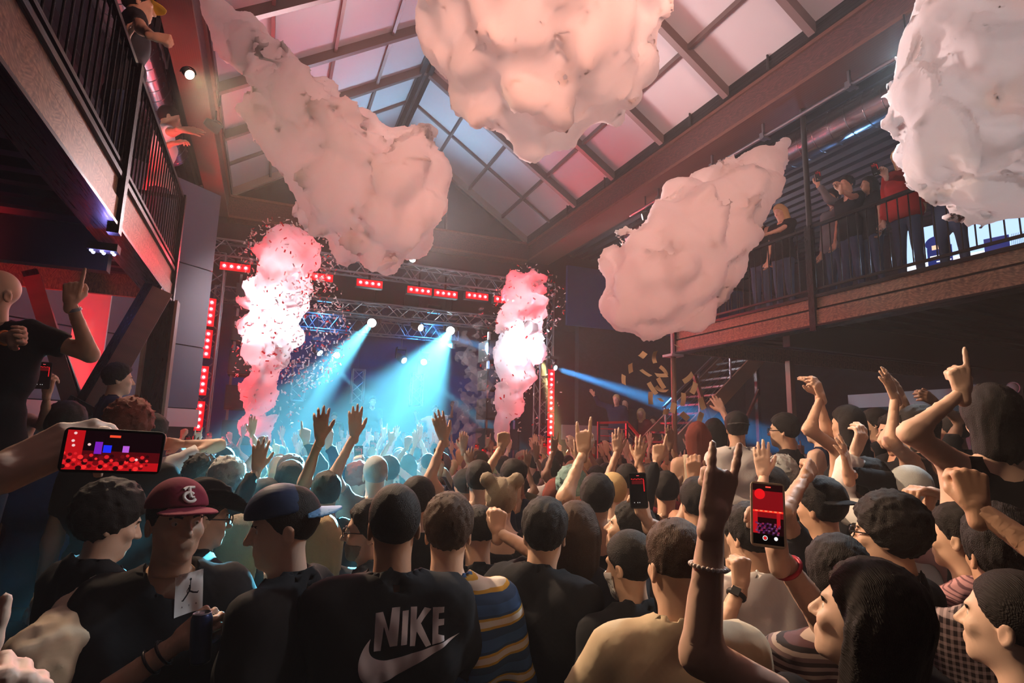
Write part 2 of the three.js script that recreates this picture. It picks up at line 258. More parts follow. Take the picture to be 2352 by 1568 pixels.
for (const y of [3.55, 2.98, 2.4, 1.8]) redLamp(V(6.3, y, SZ + 0.24), true, 'red four lens lamp on the truss tower beside the dark wall', 'red lamps on the tower by the dark wall', -0.25);

// moving heads with beams in the haze
function movingHead(p, to, power, angle, label, color = CYAN, size = 1, lensPower = 90) {
  const t = thing('moving_head_lamp', label, 'moving light', p), dir = to.clone().sub(p).normalize();
  obj('yoke_base', box(0.34 * size, 0.1 * size, 0.28 * size, 0, 0.36 * size, 0), MAT.black, t);
  for (const e of [-1, 1]) obj('yoke_arm', box(0.05 * size, 0.36 * size, 0.12 * size, e * 0.19 * size, 0.16 * size, 0), MAT.black, t);
  rod('hanger_pipe', V(0, 0.4 * size, 0), V(0, 6.2 - p.y, 0), 0.015, MAT.black, t);
  const q = new THREE.Quaternion().setFromUnitVectors(V(0, 0, 1), dir);
  const hd = obj('head', new THREE.LatheGeometry([[0, -0.24], [0.1, -0.23], [0.14, -0.1], [0.15, 0.1], [0.13, 0.2], [0.11, 0.2]].map(([a, b]) => new THREE.Vector2(a * size, b * size)), 24).rotateX(Math.PI / 2), MAT.black, t); hd.quaternion.copy(q);
  obj('lamp_lens', new THREE.SphereGeometry(0.115 * size, 20, 10).scale(1, 1, 0.35).translate(0, 0, 0.19 * size), glow(rgb(0.75 * 1 + 0.25 * color[0], 0.95, 1), lensPower), hd);
  const l = new THREE.SpotLight(rgb(...color), power, 0, angle, 0.35, 2); l.position.copy(dir).multiplyScalar(0.26 * size); l.target.position.copy(dir).multiplyScalar(5); l.castShadow = true; l.shadow.radius = 3; t.add(l, l.target);
}
const ZU = -15.6;
movingHead(at(1268, 842, { z: -12.7 }), at(1860, 1035, { z: -7.2 }), LIGHTS.beams * 0.75, 0.05, 'moving head lamp on the tower throwing the long blue beam towards the stair', [0.05, 0.4, 1.0], 0.6, 1.5);
movingHead(at(857, 738, { z: ZU }), at(560, 1070, { d: 6.8 }), LIGHTS.beams, 0.07, 'moving head lamp throwing the wide cyan beam left of the disc jockey');
movingHead(at(1036, 757, { z: ZU }), at(800, 1145, { d: 5.2 }), LIGHTS.beams * 1.2, 0.085, 'moving head lamp throwing the widest cyan beam across the disc jockey');
movingHead(at(958, 750, { z: ZU }), at(1860, 1030, { z: -7.2 }), LIGHTS.beams * 0.4, 0.045, 'moving head lamp throwing a short blue beam into the smoke jet', [0.08, 0.45, 1.0], 0.8);
movingHead(at(727, 803, { z: -17.4 }), at(850, 922, { z: -16.2 }), LIGHTS.thinBeams, 0.05, 'small moving head lamp low near the confetti with a thin beam', CYAN, 0.8, 60);
movingHead(at(921, 822, { z: -17.4 }), at(1130, 985, { z: -14.5 }), LIGHTS.thinBeams, 0.05, 'small moving head lamp low in mid stage with a thin beam', CYAN, 0.8, 60);
movingHead(at(775, 812, { z: -17.4 }), at(680, 1010, { z: -12.0 }), LIGHTS.thinBeams, 0.05, 'small moving head lamp hidden in the wide cyan beam', CYAN, 0.8, 30);
movingHead(at(975, 828, { z: -17.4 }), at(890, 1010, { z: -12.0 }), LIGHTS.thinBeams, 0.05, 'small moving head lamp hidden in the widest cyan beam', CYAN, 0.8, 30);
movingHead(at(1236, 812, { z: -14.1 }), at(1330, 1060, { z: -10.2 }), LIGHTS.thinBeams * 0.8, 0.12, 'moving head lamp throwing a warm yellow beam down from the truss tower', [1, 0.75, 0.3], 0.7, 20);
for (const [x, l] of [[1.2, 'blue wash lamp at the back of the stage behind the disc jockey'], [4.3, 'blue wash lamp at the back of the stage behind the performer']]) { const p = V(x, 5.75, -16.6); const t = thing('wash_lamp', l, 'wash lamp', p); obj('housing', box(0.4, 0.2, 0.2, 0, 0, 0), MAT.black, t); obj('lamp_glass', box(0.36, 0.012, 0.16, 0, -0.105, 0), glow(rgb(0.05, 0.3, 1), 4), t); const s = new THREE.SpotLight(rgb(0.03, 0.3, 1), LIGHTS.stageBlue, 0, 1.2, 0.6, 2); s.position.set(0, -0.12, 0); s.target.position.set(0, -3, -0.9); s.castShadow = true; s.shadow.radius = 6; t.add(s, s.target); }
// ---------- house lamps: floodlights on the beams and wash lamps on the railings ----------
function flood(name, label, p, to, color, power, angle, size, face = 30, soft = 6) {
  const t = thing(name, label, 'floodlight', p), dir = to.clone().sub(p).normalize(), hd = new THREE.Group(); hd.name = 'lamp_head'; hd.quaternion.setFromUnitVectors(V(0, 0, 1), dir); t.add(hd);
  obj('can', new THREE.LatheGeometry([[0.001, -0.2], [0.07, -0.2], [0.1, -0.1], [0.11, 0.1], [0.1, 0.1]].map(([a, b]) => new THREE.Vector2(a * size, b * size)), 24).rotateX(Math.PI / 2), MAT.black, hd);
  obj('lamp_glass', new THREE.CircleGeometry(0.1 * size, 20).translate(0, 0, 0.085 * size), glow(rgb(...color), face), hd);
  if (p.y > 6.03 && p.y < 6.5) rod('hanger_rod', V(0, 0.14 * size, 0), V(0, 6.6 - p.y, 0), 0.012, MAT.black, t);
  obj('bracket', new THREE.TorusGeometry(0.15 * size, 0.015 * size, 6, 20, Math.PI).translate(0, 0, 0), MAT.black, t);
  const l = new THREE.SpotLight(rgb(...color), power, 0, angle, 0.7, 2); l.position.copy(dir).multiplyScalar(0.12 * size); l.target.position.copy(dir).multiplyScalar(4); l.castShadow = true; l.shadow.radius = soft; t.add(l, l.target);
  return t;
}
flood('floodlight', 'black floodlight with bright lens on the brown beam in front of the spiral duct', at(432, 168, { x: -1.12 }), V(2.6, 0.9, -2.3), WARM, LIGHTS.par, 0.52, 0.5, 30);
flood('floodlight', 'black floodlight with bright lens under the lighting pipe behind the pink plume', at(1638, 433, { y: 6.12 }), V(0.6, 2.0, -5.6), [1, 0.74, 0.58], LIGHTS.par * 0.12, 0.5, 0.72, 30);
flood('floodlight', 'black floodlight on top of the long truss beneath the dark gable glass', V(2.75, 6.02, -12.9), V(3.6, 6.6, -4.6), [1, 0.86, 0.84], LIGHTS.side, 0.5, 0.8, 12, 22);
flood('floodlight', 'black floodlight on top of the long truss behind the long plume', V(2.05, 6.02, -12.9), V(1.4, 6.4, -5.2), [1, 0.8, 0.8], LIGHTS.side, 0.5, 0.8, 12, 22);
flood('wash_lamp', 'wash lamp clamped on the railing near the large pink cloud', V(6.4, 5.06, 1.4), V(1.6, 10.2, -4.8), [1, 0.52, 0.5], LIGHTS.flood, 0.68, 1.2, 6);
flood('wash_lamp', 'wash lamp clamped on the railing by the bald man', V(-1.2, 5.06, 1.4), V(3.2, 10.2, -4.8), [1, 0.62, 0.56], LIGHTS.flood, 0.68, 1.2, 6);
flood('wash_lamp', 'blue wash lamp lying on top of the long stage truss', V(2.4, 5.98, -12.75), V(2.4, 9.2, -10.2), [0.35, 0.7, 1], LIGHTS.blueFlood, 1.0, 1.0, 6);
flood('wash_lamp', 'red wash lamp standing on the balcony under the spiral duct', V(-1.9, 4.12, -7.3), V(-1.6, 6.8, -8.6), RED, LIGHTS.up * 0.9, 0.9, 1.0, 6);
flood('wash_lamp', 'white wash lamp standing on the balcony by the railing end', V(-2.3, 4.12, -6.3), V(-1.9, 6.8, -8.0), [1, 0.85, 0.85], LIGHTS.up * 0.8, 0.5, 0.9, 6);
flood('wash_lamp', 'blue wash lamp standing on the balcony below the ribbed roof', V(8.2, 4.12, -6.6), V(8.0, 7, -5.6), [0.2, 0.5, 1], LIGHTS.up * 0.35, 0.9, 1.0, 6);
flood('wash_lamp', 'red wash lamp under the balcony behind the white board', V(-3.4, 2.4, -7.9), V(-2.0, 3.0, -8.4), RED, LIGHTS.up, 1.2, 1.0, 6);
flood('floodlight', 'black floodlight with white lens in the wisp beside the large cloud', at(2083, 112, { y: 6.2 }), at(2260, 180, { d: 3.7 }), [0.75, 0.9, 1], LIGHTS.side * 0.4, 0.5, 0.5, 16, 10);
flood('wash_lamp', 'pink wash lamp on the rear balcony railing facing the clouds', V(6.4, 5.05, 2.6), at(1250, 120, { d: 5.4 }), [1, 0.42, 0.3], LIGHTS.cloud * 0.7, 0.32, 1.0, 6, 20);
flood('wash_lamp', 'amber wash lamp on the rear balcony railing facing the clouds', V(-1.2, 5.05, 2.6), at(1300, 380, { d: 7.2 }), [1, 0.42, 0.3], LIGHTS.cloud, 0.4, 1.0, 6, 20);
flood('floodlight', 'black floodlight clamped on the railing above the bald man', V(-1.2, 5.05, -2.4), V(2.7, 1.35, -2.1), WARM, LIGHTS.par * 0.12, 0.42, 0.8, 10);
flood('floodlight', 'black floodlight clamped on the railing opposite the burgundy cap', V(6.4, 5.05, -0.6), V(-0.15, 1.6, -2.2), [1, 0.85, 0.75], LIGHTS.par * 0.16, 0.12, 0.8, 10);
flood('wash_lamp', 'red wash lamp under the balcony behind the bald man', V(-2.6, 2.9, -5.2), V(-3.2, 3.9, -6.4), RED, LIGHTS.up * 0.6, 1.1, 0.8, 5);
flood('floodlight', 'black floodlight on the pipe turned to the smoke jet near the grey panels', V(6.2, 6.2, -8.7), V(-0.1, 4.2, -12.2), [1, 0.9, 0.86], LIGHTS.front, 0.24, 0.7, 8);
flood('floodlight', 'black floodlight on the brown beam turned to the smoke jet near the blue wall', V(-1.05, 6.35, -8.9), V(5.5, 4.2, -12.2), [1, 0.9, 0.86], LIGHTS.front, 0.24, 0.7, 8);
// ---------- surfaces from distance fields (sparse surface nets) ----------
function nets(sdf, lo, hi, cell, slack = 1.25, uvScale = 2) {
  const nx = Math.ceil((hi[0] - lo[0]) / cell) + 2, ny = Math.ceil((hi[1] - lo[1]) / cell) + 2, nz = Math.ceil((hi[2] - lo[2]) / cell) + 2, sy = nx, sz = nx * ny;
  const val = new Float32Array(nx * ny * nz).fill(NaN), id = new Int32Array(nx * ny * nz).fill(-1), B = 4, act = [];
  const rad = B * cell * 0.5 * 1.733 * slack + cell;
  for (let bz = 0; bz < nz - 1; bz += B) for (let by = 0; by < ny - 1; by += B) for (let bx = 0; bx < nx - 1; bx += B) {
    if (Math.abs(sdf(lo[0] + (bx + B / 2) * cell, lo[1] + (by + B / 2) * cell, lo[2] + (bz + B / 2) * cell)) > rad) continue;
    act.push(bx, by, bz);
    for (let z = bz; z <= Math.min(bz + B, nz - 1); z++) for (let y = by; y <= Math.min(by + B, ny - 1); y++) for (let x = bx; x <= Math.min(bx + B, nx - 1); x++) {
      const i = x + y * sy + z * sz; if (val[i] !== val[i]) val[i] = sdf(lo[0] + x * cell, lo[1] + y * cell, lo[2] + z * cell);
    }
  }
  const pos = [], idx = [], off = [0, 1, sy, sy + 1, sz, sz + 1, sz + sy, sz + sy + 1], E = [0, 1, 0, 2, 0, 4, 1, 3, 1, 5, 2, 3, 2, 6, 3, 7, 4, 5, 4, 6, 5, 7, 6, 7], cells = [];
  for (let a = 0; a < act.length; a += 3) for (let z = act[a + 2]; z < Math.min(act[a + 2] + B, nz - 1); z++) for (let y = act[a + 1]; y < Math.min(act[a + 1] + B, ny - 1); y++) for (let x = act[a]; x < Math.min(act[a] + B, nx - 1); x++) {
    const i = x + y * sy + z * sz; let m = 0; for (let k = 0; k < 8; k++) if (val[i + off[k]] < 0) m |= 1 << k;
    if (m === 0 || m === 255) continue;
    let n = 0, px = 0, py = 0, pz = 0;
    for (let e = 0; e < 24; e += 2) { const p = E[e], q = E[e + 1]; if (((m >> p) & 1) === ((m >> q) & 1)) continue; const va = val[i + off[p]], vb = val[i + off[q]], t = va / (va - vb); n++;
      px += (p & 1) + t * ((q & 1) - (p & 1)); py += ((p >> 1) & 1) + t * (((q >> 1) & 1) - ((p >> 1) & 1)); pz += (p >> 2) + t * ((q >> 2) - (p >> 2)); }
    id[i] = pos.length / 3; cells.push(i, x, y, z); pos.push(lo[0] + (x + px / n) * cell, lo[1] + (y + py / n) * cell, lo[2] + (z + pz / n) * cell);
  }
  const quad = (a, b, c, d, flip) => { if (a < 0 || b < 0 || c < 0 || d < 0) return; if (flip) idx.push(a, c, b, a, d, c); else idx.push(a, b, c, a, c, d); };
  for (let c = 0; c < cells.length; c += 4) { const i = cells[c], x = cells[c + 1], y = cells[c + 2], z = cells[c + 3], s = val[i] < 0;
    if (y > 0 && z > 0 && s !== val[i + 1] < 0) quad(id[i - sy - sz], id[i - sz], id[i], id[i - sy], !s);
    if (x > 0 && z > 0 && s !== val[i + sy] < 0) quad(id[i - 1 - sz], id[i - 1], id[i], id[i - sz], !s);
    if (x > 0 && y > 0 && s !== val[i + sz] < 0) quad(id[i - 1 - sy], id[i - sy], id[i], id[i - 1], !s); }
  const g = new THREE.BufferGeometry(); g.setAttribute('position', new THREE.Float32BufferAttribute(pos, 3)); g.setIndex(idx); g.computeVertexNormals();
  const uv = new Float32Array(pos.length / 3 * 2); for (let i = 0; i < uv.length / 2; i++) { uv[i * 2] = (pos[i * 3] + pos[i * 3 + 2] * 0.5) * uvScale; uv[i * 2 + 1] = (pos[i * 3 + 1] + pos[i * 3 + 2] * 0.35) * uvScale; }
  g.setAttribute('uv', new THREE.BufferAttribute(uv, 2)); return g;
}
const smin = (a, b, k) => { const h = Math.max(k - Math.abs(a - b), 0) / k; return Math.min(a, b) - h * h * k * 0.25; };
const smax = (a, b, k) => -smin(-a, -b, k);
// tapered capsule as a closure over numbers
function cone(a, b, r1, r2) { const ax = a.x, ay = a.y, az = a.z, bx = b.x - ax, by = b.y - ay, bz = b.z - az, l = 1 / Math.max(1e-9, bx * bx + by * by + bz * bz), dr = r2 - r1;
  return (x, y, z) => { const px = x - ax, py = y - ay, pz = z - az; let t = (px * bx + py * by + pz * bz) * l; t = t < 0 ? 0 : t > 1 ? 1 : t; const dx = px - bx * t, dy = py - by * t, dz = pz - bz * t; return Math.sqrt(dx * dx + dy * dy + dz * dz) - r1 - dr * t; }; }
function ellip(c, r) { const cx = c[0], cy = c[1], cz = c[2], ix = 1 / r[0], iy = 1 / r[1], iz = 1 / r[2]; return (x, y, z) => { const px = (x - cx) * ix, py = (y - cy) * iy, pz = (z - cz) * iz, k0 = Math.sqrt(px * px + py * py + pz * pz), qx = px * ix, qy = py * iy, qz = pz * iz, k1 = Math.sqrt(qx * qx + qy * qy + qz * qz); return k1 < 1e-6 ? -Math.min(r[0], r[1], r[2]) : k0 * (k0 - 1) / k1; }; }
const blend = (list, k) => (x, y, z) => { let d = list[0](x, y, z); for (let i = 1; i < list.length; i++) d = smin(d, list[i](x, y, z), k); return d; };
// ---------- carbon dioxide plumes ----------
const smokeMat = new THREE.MeshPhysicalMaterial({ color: rgb(0.86, 0.82, 0.80), roughness: 1, specularIntensity: 0, transmission: 0.55, thickness: 0 });
const wispMat = new THREE.MeshPhysicalMaterial({ color: rgb(0.88, 0.85, 0.84), roughness: 1, specularIntensity: 0, transmission: 0.45, thickness: 0, transparent: true, opacity: 0.4 });
// blobs: [point, radius]; the field is their smooth union, billowed by noise; shading normals follow the large billows, as light does inside smoke
function plume(name, label, blobs, cell, { amp = 0.3, freq = 1.6, fine = 1.0, off = 0, m = smokeMat, k = 0.35, shell = null, alpha = null, oct = 6, floor = 0.12 } = {}) {
  const balls = blobs.map(([p, r]) => [p.x, p.y, p.z, r]);
  let near = 1; const base = (x, y, z) => { let d = 1e9, m = 1e9, r = 0; for (const b of balls) { const dx = x - b[0], dy = y - b[1], dz = z - b[2], e = Math.sqrt(dx * dx + dy * dy + dz * dz) - b[3]; if (e < m) { m = e; r = b[3]; } d = d > 1e8 ? e : smin(d, e, Math.min(k, b[3] * 1.5)); } near = Math.min(1, Math.max(floor, r / 0.36)); return d; };
  const field = (grow, octaves) => (x, y, z) => { const b = base(x, y, z); if (b > 1.2) return b - 0.8; if (b < -0.9) return b + 0.5;
    let s = 0, a = 0.34 * fine, f = freq; for (let i = 0; i < octaves; i++) { const n = noise3(x * f + off, y * f + i * 3.1, z * f - off); s += (i < 1 ? n : (i === 1 ? 0.25 : a) * (1 - 2 * Math.abs(n))); a *= 0.62; f *= 2.1; }
    return (b - grow + amp * near * (0.34 - 0.62 * s)) * 0.62; };
  const lo = [1e9, 1e9, 1e9], hi = [-1e9, -1e9, -1e9]; for (const b of balls) for (let i = 0; i < 3; i++) { lo[i] = Math.min(lo[i], b[i] - b[3] - amp * 0.9 - 0.1); hi[i] = Math.max(hi[i], b[i] + b[3] + amp * 0.9 + 0.1); }
  const c = balls[0], o = thing(name, label, 'smoke', V(c[0], c[1], c[2])), soft = field(0, 1), e = 0.06;
  const skin = (grow, cl) => { const g = nets(field(grow, oct), lo, hi, cl, 1.6), p = g.attributes.position, n = g.attributes.normal, v = V();
    for (let i = 0; i < p.count; i++) { const x = p.getX(i), y = p.getY(i), z = p.getZ(i), d = soft(x, y, z); v.set(soft(x + e, y, z) - d, soft(x, y + e, z) - d, soft(x, y, z + e) - d).normalize(); v.x += 0.1 * n.getX(i); v.y += 0.1 * n.getY(i); v.z += 0.1 * n.getZ(i); v.normalize(); n.setXYZ(i, v.x, v.y, v.z); }
    return g.translate(-c[0], -c[1], -c[2]); };
  obj('billows', skin(0, cell), m, o);
  if (shell) obj('wisps', skin(shell, cell * 1.2), alpha ?? wispMat, o);
  return o;
}
const along = (list, d0, d1) => list.map(([px, py, rpx], i) => { const d = d0 + (d1 - d0) * i / (list.length - 1); return [at(px, py, { d }), rpx * d / FOCAL]; });
const dense = (b, n = 3) => { const out = []; for (let i = 0; i + 1 < b.length; i++) for (let k = 0; k < n; k++) out.push([b[i][0].clone().lerp(b[i + 1][0], k / n), b[i][1] + (b[i + 1][1] - b[i][1]) * k / n]); out.push(b[b.length - 1]); return out; };
plume('smoke_plume', 'long pink tan smoke plume shot down from the brown beam beside the spiral duct', [...dense(along([[478, -8, 18], [560, 90, 42], [640, 195, 68], [730, 310, 92], [810, 420, 118], [880, 470, 132]], 6.6, 7.4)), [at(950, 400, { d: 7.3 }), 0.45], [at(905, 525, { d: 7.3 }), 0.36], [at(890, 575, { d: 7.3 }), 0.16], [at(700, 330, { d: 7.0 }), 0.3], [at(945, 335, { d: 7.4 }), 0.2]], 0.027, { amp: 0.26, freq: 1.7, off: 1 });
plume('smoke_plume', 'round cream smoke cloud hanging under the skylight ridge', [...dense(along([[1250, -140, 260], [1240, 20, 215], [1260, 100, 190], [1250, 200, 105], [1245, 262, 42]], 5.2, 5.6)), [at(1060, 50, { d: 5.4 }), 0.34], [at(1440, 60, { d: 5.4 }), 0.3], [at(1020, 105, { d: 5.4 }), 0.14], [at(1390, 130, { d: 5.4 }), 0.3], [at(1130, 150, { d: 5.4 }), 0.3]], 0.027, { amp: 0.24, freq: 1.9, off: 5 });
plume('smoke_plume', 'pink smoke plume shot down from the lighting pipe in front of the balcony', [...dense(along([[1806, 326, 10], [1755, 395, 34], [1690, 450, 62], [1620, 520, 90], [1560, 590, 105], [1500, 650, 98]], 8.0, 7.6)), [at(1440, 640, { d: 7.6 }), 0.26], [at(1430, 715, { d: 7.6 }), 0.24], [at(1530, 720, { d: 7.7 }), 0.26], [at(1590, 715, { d: 7.7 }), 0.24], [at(1545, 430, { d: 7.8 }), 0.12], [at(1640, 620, { d: 7.8 }), 0.22]], 0.027, { amp: 0.24, freq: 1.8, off: 9 });
plume('smoke_plume', 'large pink smoke cloud with white blue edge before the balcony', [...dense(along([[2420, 10, 210], [2380, 120, 205], [2330, 230, 170], [2330, 330, 130]], 3.6, 3.9)), [at(2230, 60, { d: 3.8 }), 0.2], [at(2190, 200, { d: 3.8 }), 0.16], [at(2210, 290, { d: 3.8 }), 0.2], [at(2290, 400, { d: 3.8 }), 0.12], [at(2345, 430, { d: 3.8 }), 0.1], [at(2090, 108, { d: 3.9 }), 0.035]], 0.018, { amp: 0.17, freq: 2.6, off: 13 });
// stage jets: thin smoke that lets the lamps behind show through
const jetMat = new THREE.MeshPhysicalMaterial({ color: rgb(0.88, 0.89, 0.92), roughness: 1, specularIntensity: 0, transmission: 0.6, thickness: 0, transparent: true, opacity: 0.72 });
const veilMat = new THREE.MeshPhysicalMaterial({ color: rgb(0.88, 0.89, 0.92), roughness: 1, specularIntensity: 0, transmission: 0.5, thickness: 0, transparent: true, opacity: 0.1 });
plume('smoke_jet', 'white smoke jet with red head rising before the tower by the grey panels', dense([[at(585, 1015, { z: -12.2 }), 0.2], [at(600, 900, { z: -12.2 }), 0.28], [at(618, 800, { z: -12.2 }), 0.36], [at(628, 720, { z: -12.2 }), 0.5], [at(640, 640, { z: -12.2 }), 0.44], [at(655, 585, { z: -12.2 }), 0.38], [at(690, 555, { z: -12.2 }), 0.26]]), 0.035, { amp: 0.32, freq: 1.5, m: jetMat, off: 21 });
plume('smoke_jet', 'white smoke jet with red head rising before the tower by the blue wall', dense([[at(1152, 1010, { z: -12.2 }), 0.16], [at(1168, 930, { z: -12.2 }), 0.24], [at(1185, 850, { z: -12.2 }), 0.34], [at(1195, 780, { z: -12.2 }), 0.46], [at(1205, 710, { z: -12.2 }), 0.44], [at(1212, 655, { z: -12.2 }), 0.4]]), 0.035, { amp: 0.3, freq: 1.5, m: jetMat, off: 27 });
{ const strand = (list, r) => dense(list.map(([px, py, z]) => [at(px, py, { z }), r]), 8);
plume('smoke_wisp', 'thin blue grey smoke strands drifting beside the performer', [...strand([[1105, 730, -12.6], [1060, 800, -12.5], [1095, 870, -12.3], [1050, 950, -12.0], [1085, 1020, -11.4]], 0.1), ...strand([[1040, 770, -12.9], [1085, 830, -12.7], [1115, 910, -12.5], [1075, 985, -12.0]], 0.09), ...strand([[1120, 800, -12.4], [1110, 900, -12.2], [1030, 1000, -11.8]], 0.08)], 0.03, { amp: 0.95, freq: 3.4, k: 0.12, m: veilMat, off: 33, oct: 4, floor: 0.5 });
}
// strobe lamps standing behind each jet
for (const [px, py, l] of [[612, 735, 'white strobe lamp on a stand behind the smoke jet near the grey panels'], [1200, 795, 'white strobe lamp on a stand behind the smoke jet near the blue wall']]) {
  const t = thing('strobe_lamp', l, 'strobe', at(px, py, { z: -12.95 })); obj('housing', box(0.4, 0.26, 0.14, 0, 0, -0.08), MAT.black, t); rod('stand', V(0, -0.12, -0.1), V(0, -t.position.y, -0.1), 0.02, MAT.darkSteel, t); obj('lamp_glass', box(0.36, 0.2, 0.02, 0, 0, 0.0), glow(rgb(0.85, 0.95, 1), 40), t);
  const s = new THREE.SpotLight(rgb(0.8, 0.93, 1), LIGHTS.strobe, 0, 1.3, 0.5, 2); s.position.set(0, 0, 0.03); s.target.position.set(0, 0, 2); s.castShadow = true; s.shadow.radius = 6; t.add(s, s.target);
}
// ---------- people ----------
const LOD = {
  near: { body: 0.018, head: 0.0062, hair: 0.0092, top: 0.021, hand: 0.0056, low: 0.011, core: 0.055, fold: 1, fat: 1 },
  mid: { body: 0.026, head: 0.0115, hair: 0.0145, top: 0.036, hand: 0.0077, low: 0.013, core: 0.065, fold: 0.9, fat: 1.06 },
  far: { body: 0.034, head: 0.016, hair: 0.018, top: 0.05, hand: 0.0096, low: 0.016, core: 0.075, fold: 0.4, fat: 1.16 },
};
const SKIN = [rgb(0.55, 0.34, 0.23), rgb(0.47, 0.27, 0.17), rgb(0.36, 0.19, 0.115), rgb(0.62, 0.41, 0.30), rgb(0.2, 0.1, 0.06)].map((c) => new THREE.MeshPhysicalMaterial({ color: c, roughness: 0.55, sheen: 0.2, sheenColor: rgb(0.5, 0.3, 0.2) }));
const hairBump = grain(128, (x, y) => { const g = 128 + 90 * tile(x, y, 6, 3) + 40 * Math.sin(x * 6.2832 * 40 + 6 * tile(x, y, 2, 2)); return [g, g, g]; });
const HAIR = { black: std(rgb(0.012, 0.009, 0.008), 0.5), brown: std(rgb(0.05, 0.026, 0.014), 0.5), blond: std(rgb(0.5, 0.36, 0.17), 0.5), ash: std(rgb(0.24, 0.19, 0.13), 0.5), grey: std(rgb(0.32, 0.34, 0.33), 0.6), red: std(rgb(0.16, 0.03, 0.018), 0.5), teal: std(rgb(0.18, 0.3, 0.28), 0.6) };
for (const n of Object.keys(HAIR)) { const m = HAIR[n] = new THREE.MeshPhysicalMaterial({ color: HAIR[n].color, roughness: 0.72, specularIntensity: 0.45 }); m.bumpMap = rep(hairBump, 4); m.bumpScale = 0.004; }
const STUBBLE = std(rgb(0.13, 0.075, 0.05), 0.8);
const cloth = (c, r = 0.9) => new THREE.MeshPhysicalMaterial({ color: c, roughness: r, specularIntensity: 0.25, bumpMap: weaveMap, bumpScale: 0.0006 });
const CLOTH = { black: cloth(rgb(0.012, 0.012, 0.014)), charcoal: cloth(rgb(0.035, 0.035, 0.04)), navy: cloth(rgb(0.012, 0.018, 0.045)), grey: cloth(rgb(0.16, 0.16, 0.17)), white: cloth(rgb(0.68, 0.66, 0.64)), cream: cloth(rgb(0.52, 0.44, 0.33)), beige: cloth(rgb(0.46, 0.37, 0.25)), red: cloth(rgb(0.32, 0.02, 0.02)), maroon: cloth(rgb(0.14, 0.012, 0.02)), blue: cloth(rgb(0.06, 0.13, 0.33)), green: cloth(rgb(0.08, 0.2, 0.14)), pink: cloth(rgb(0.55, 0.3, 0.3)), denim: cloth(rgb(0.05, 0.07, 0.12)), olive: cloth(rgb(0.1, 0.1, 0.06)) };
function canvasTex(w, h, draw) { const c = document.createElement('canvas'); c.width = w; c.height = h; draw(c.getContext('2d'), w, h); const t = new THREE.CanvasTexture(c); t.colorSpace = THREE.SRGBColorSpace; return t; }
const X3 = (a, b) => V().crossVectors(a, b);
// fingers: curls of thumb, index, middle, ring, little
const HANDS = { open: [0.1, 0.1, 0.06, 0.08, 0.12], spread: [0.0, 0.14, 0.1, 0.14, 0.2], fist: [0.75, 1.15, 1.15, 1.15, 1.15], point: [0.6, 0.03, 1.1, 1.15, 1.15], horns: [0.7, 0.04, 1.05, 1.1, 0.06], relaxed: [0.25, 0.35, 0.42, 0.48, 0.52], hold: [0.45, 0.62, 0.66, 0.7, 0.74], claw: [0.3, 0.5, 0.55, 0.55, 0.5], two: [0.7, 0.04, 0.05, 1.1, 1.15], gun: [0.0, 0.05, 0.25, 1.0, 1.1] };
function handField(W, d, n, side, pose, s, fat = 1) {
  const th = X3(d, n).multiplyScalar(side), c = HANDS[pose] ?? HANDS.open, list = [], sp = pose === 'spread' ? 1.6 : pose === 'open' ? 1 : 0.5;
  const P = (a, b, e) => W.clone().addScaledVector(d, a * s).addScaledVector(th, b * s).addScaledVector(n, e * s);
  list.push(cone(P(-0.035, 0, 0), P(0.01, 0, 0), 0.026 * s, 0.027 * s));
  const kn = [[0.088, 0.031], [0.093, 0.010], [0.088, -0.011], [0.078, -0.030]], len = [[0.042, 0.026, 0.02], [0.047, 0.030, 0.021], [0.043, 0.027, 0.02], [0.033, 0.021, 0.018]];
  kn.forEach(([a, b], i) => {
    list.push(cone(P(0.008, b * 0.55, 0), P(a, b, 0), 0.0185 * s, 0.0125 * s));
    let p = P(a, b, 0), ang = 0; const spread = b * 4.2 * sp * (1 - Math.min(1, c[i + 1]));
    for (let j = 0; j < 3; j++) { ang += c[i + 1] * [1.25, 1.6, 1.0][j]; const q = p.clone().addScaledVector(d, Math.cos(ang) * len[i][j] * s).addScaledVector(n, Math.sin(ang) * len[i][j] * s).addScaledVector(th, spread * len[i][j] * s * Math.max(0, Math.cos(ang))); list.push(cone(p, q, (0.0098 - j * 0.0009) * s * fat, (0.0092 - j * 0.001) * s * fat)); p = q; }
  });
  const t0 = P(0.022, 0.024, 0.006), t1 = P(0.05, 0.05 - 0.01 * c[0], 0.014 + 0.018 * c[0]), t2 = P(0.078 + 0.004 * c[0], 0.066 - 0.036 * c[0], 0.018 + 0.028 * c[0]), t3 = P(0.1 - 0.002 * c[0], 0.076 - 0.062 * c[0], 0.02 + 0.03 * c[0]);
  list.push(cone(t0, t1, 0.019 * s, 0.0145 * s), cone(t1, t2, 0.0128 * s, 0.0112 * s), cone(t2, t3, 0.0112 * s, 0.009 * s));
  return { f: blend(list, 0.007 * s), grip: P(0.08, 0.0, 0.035), d, n, th };
}
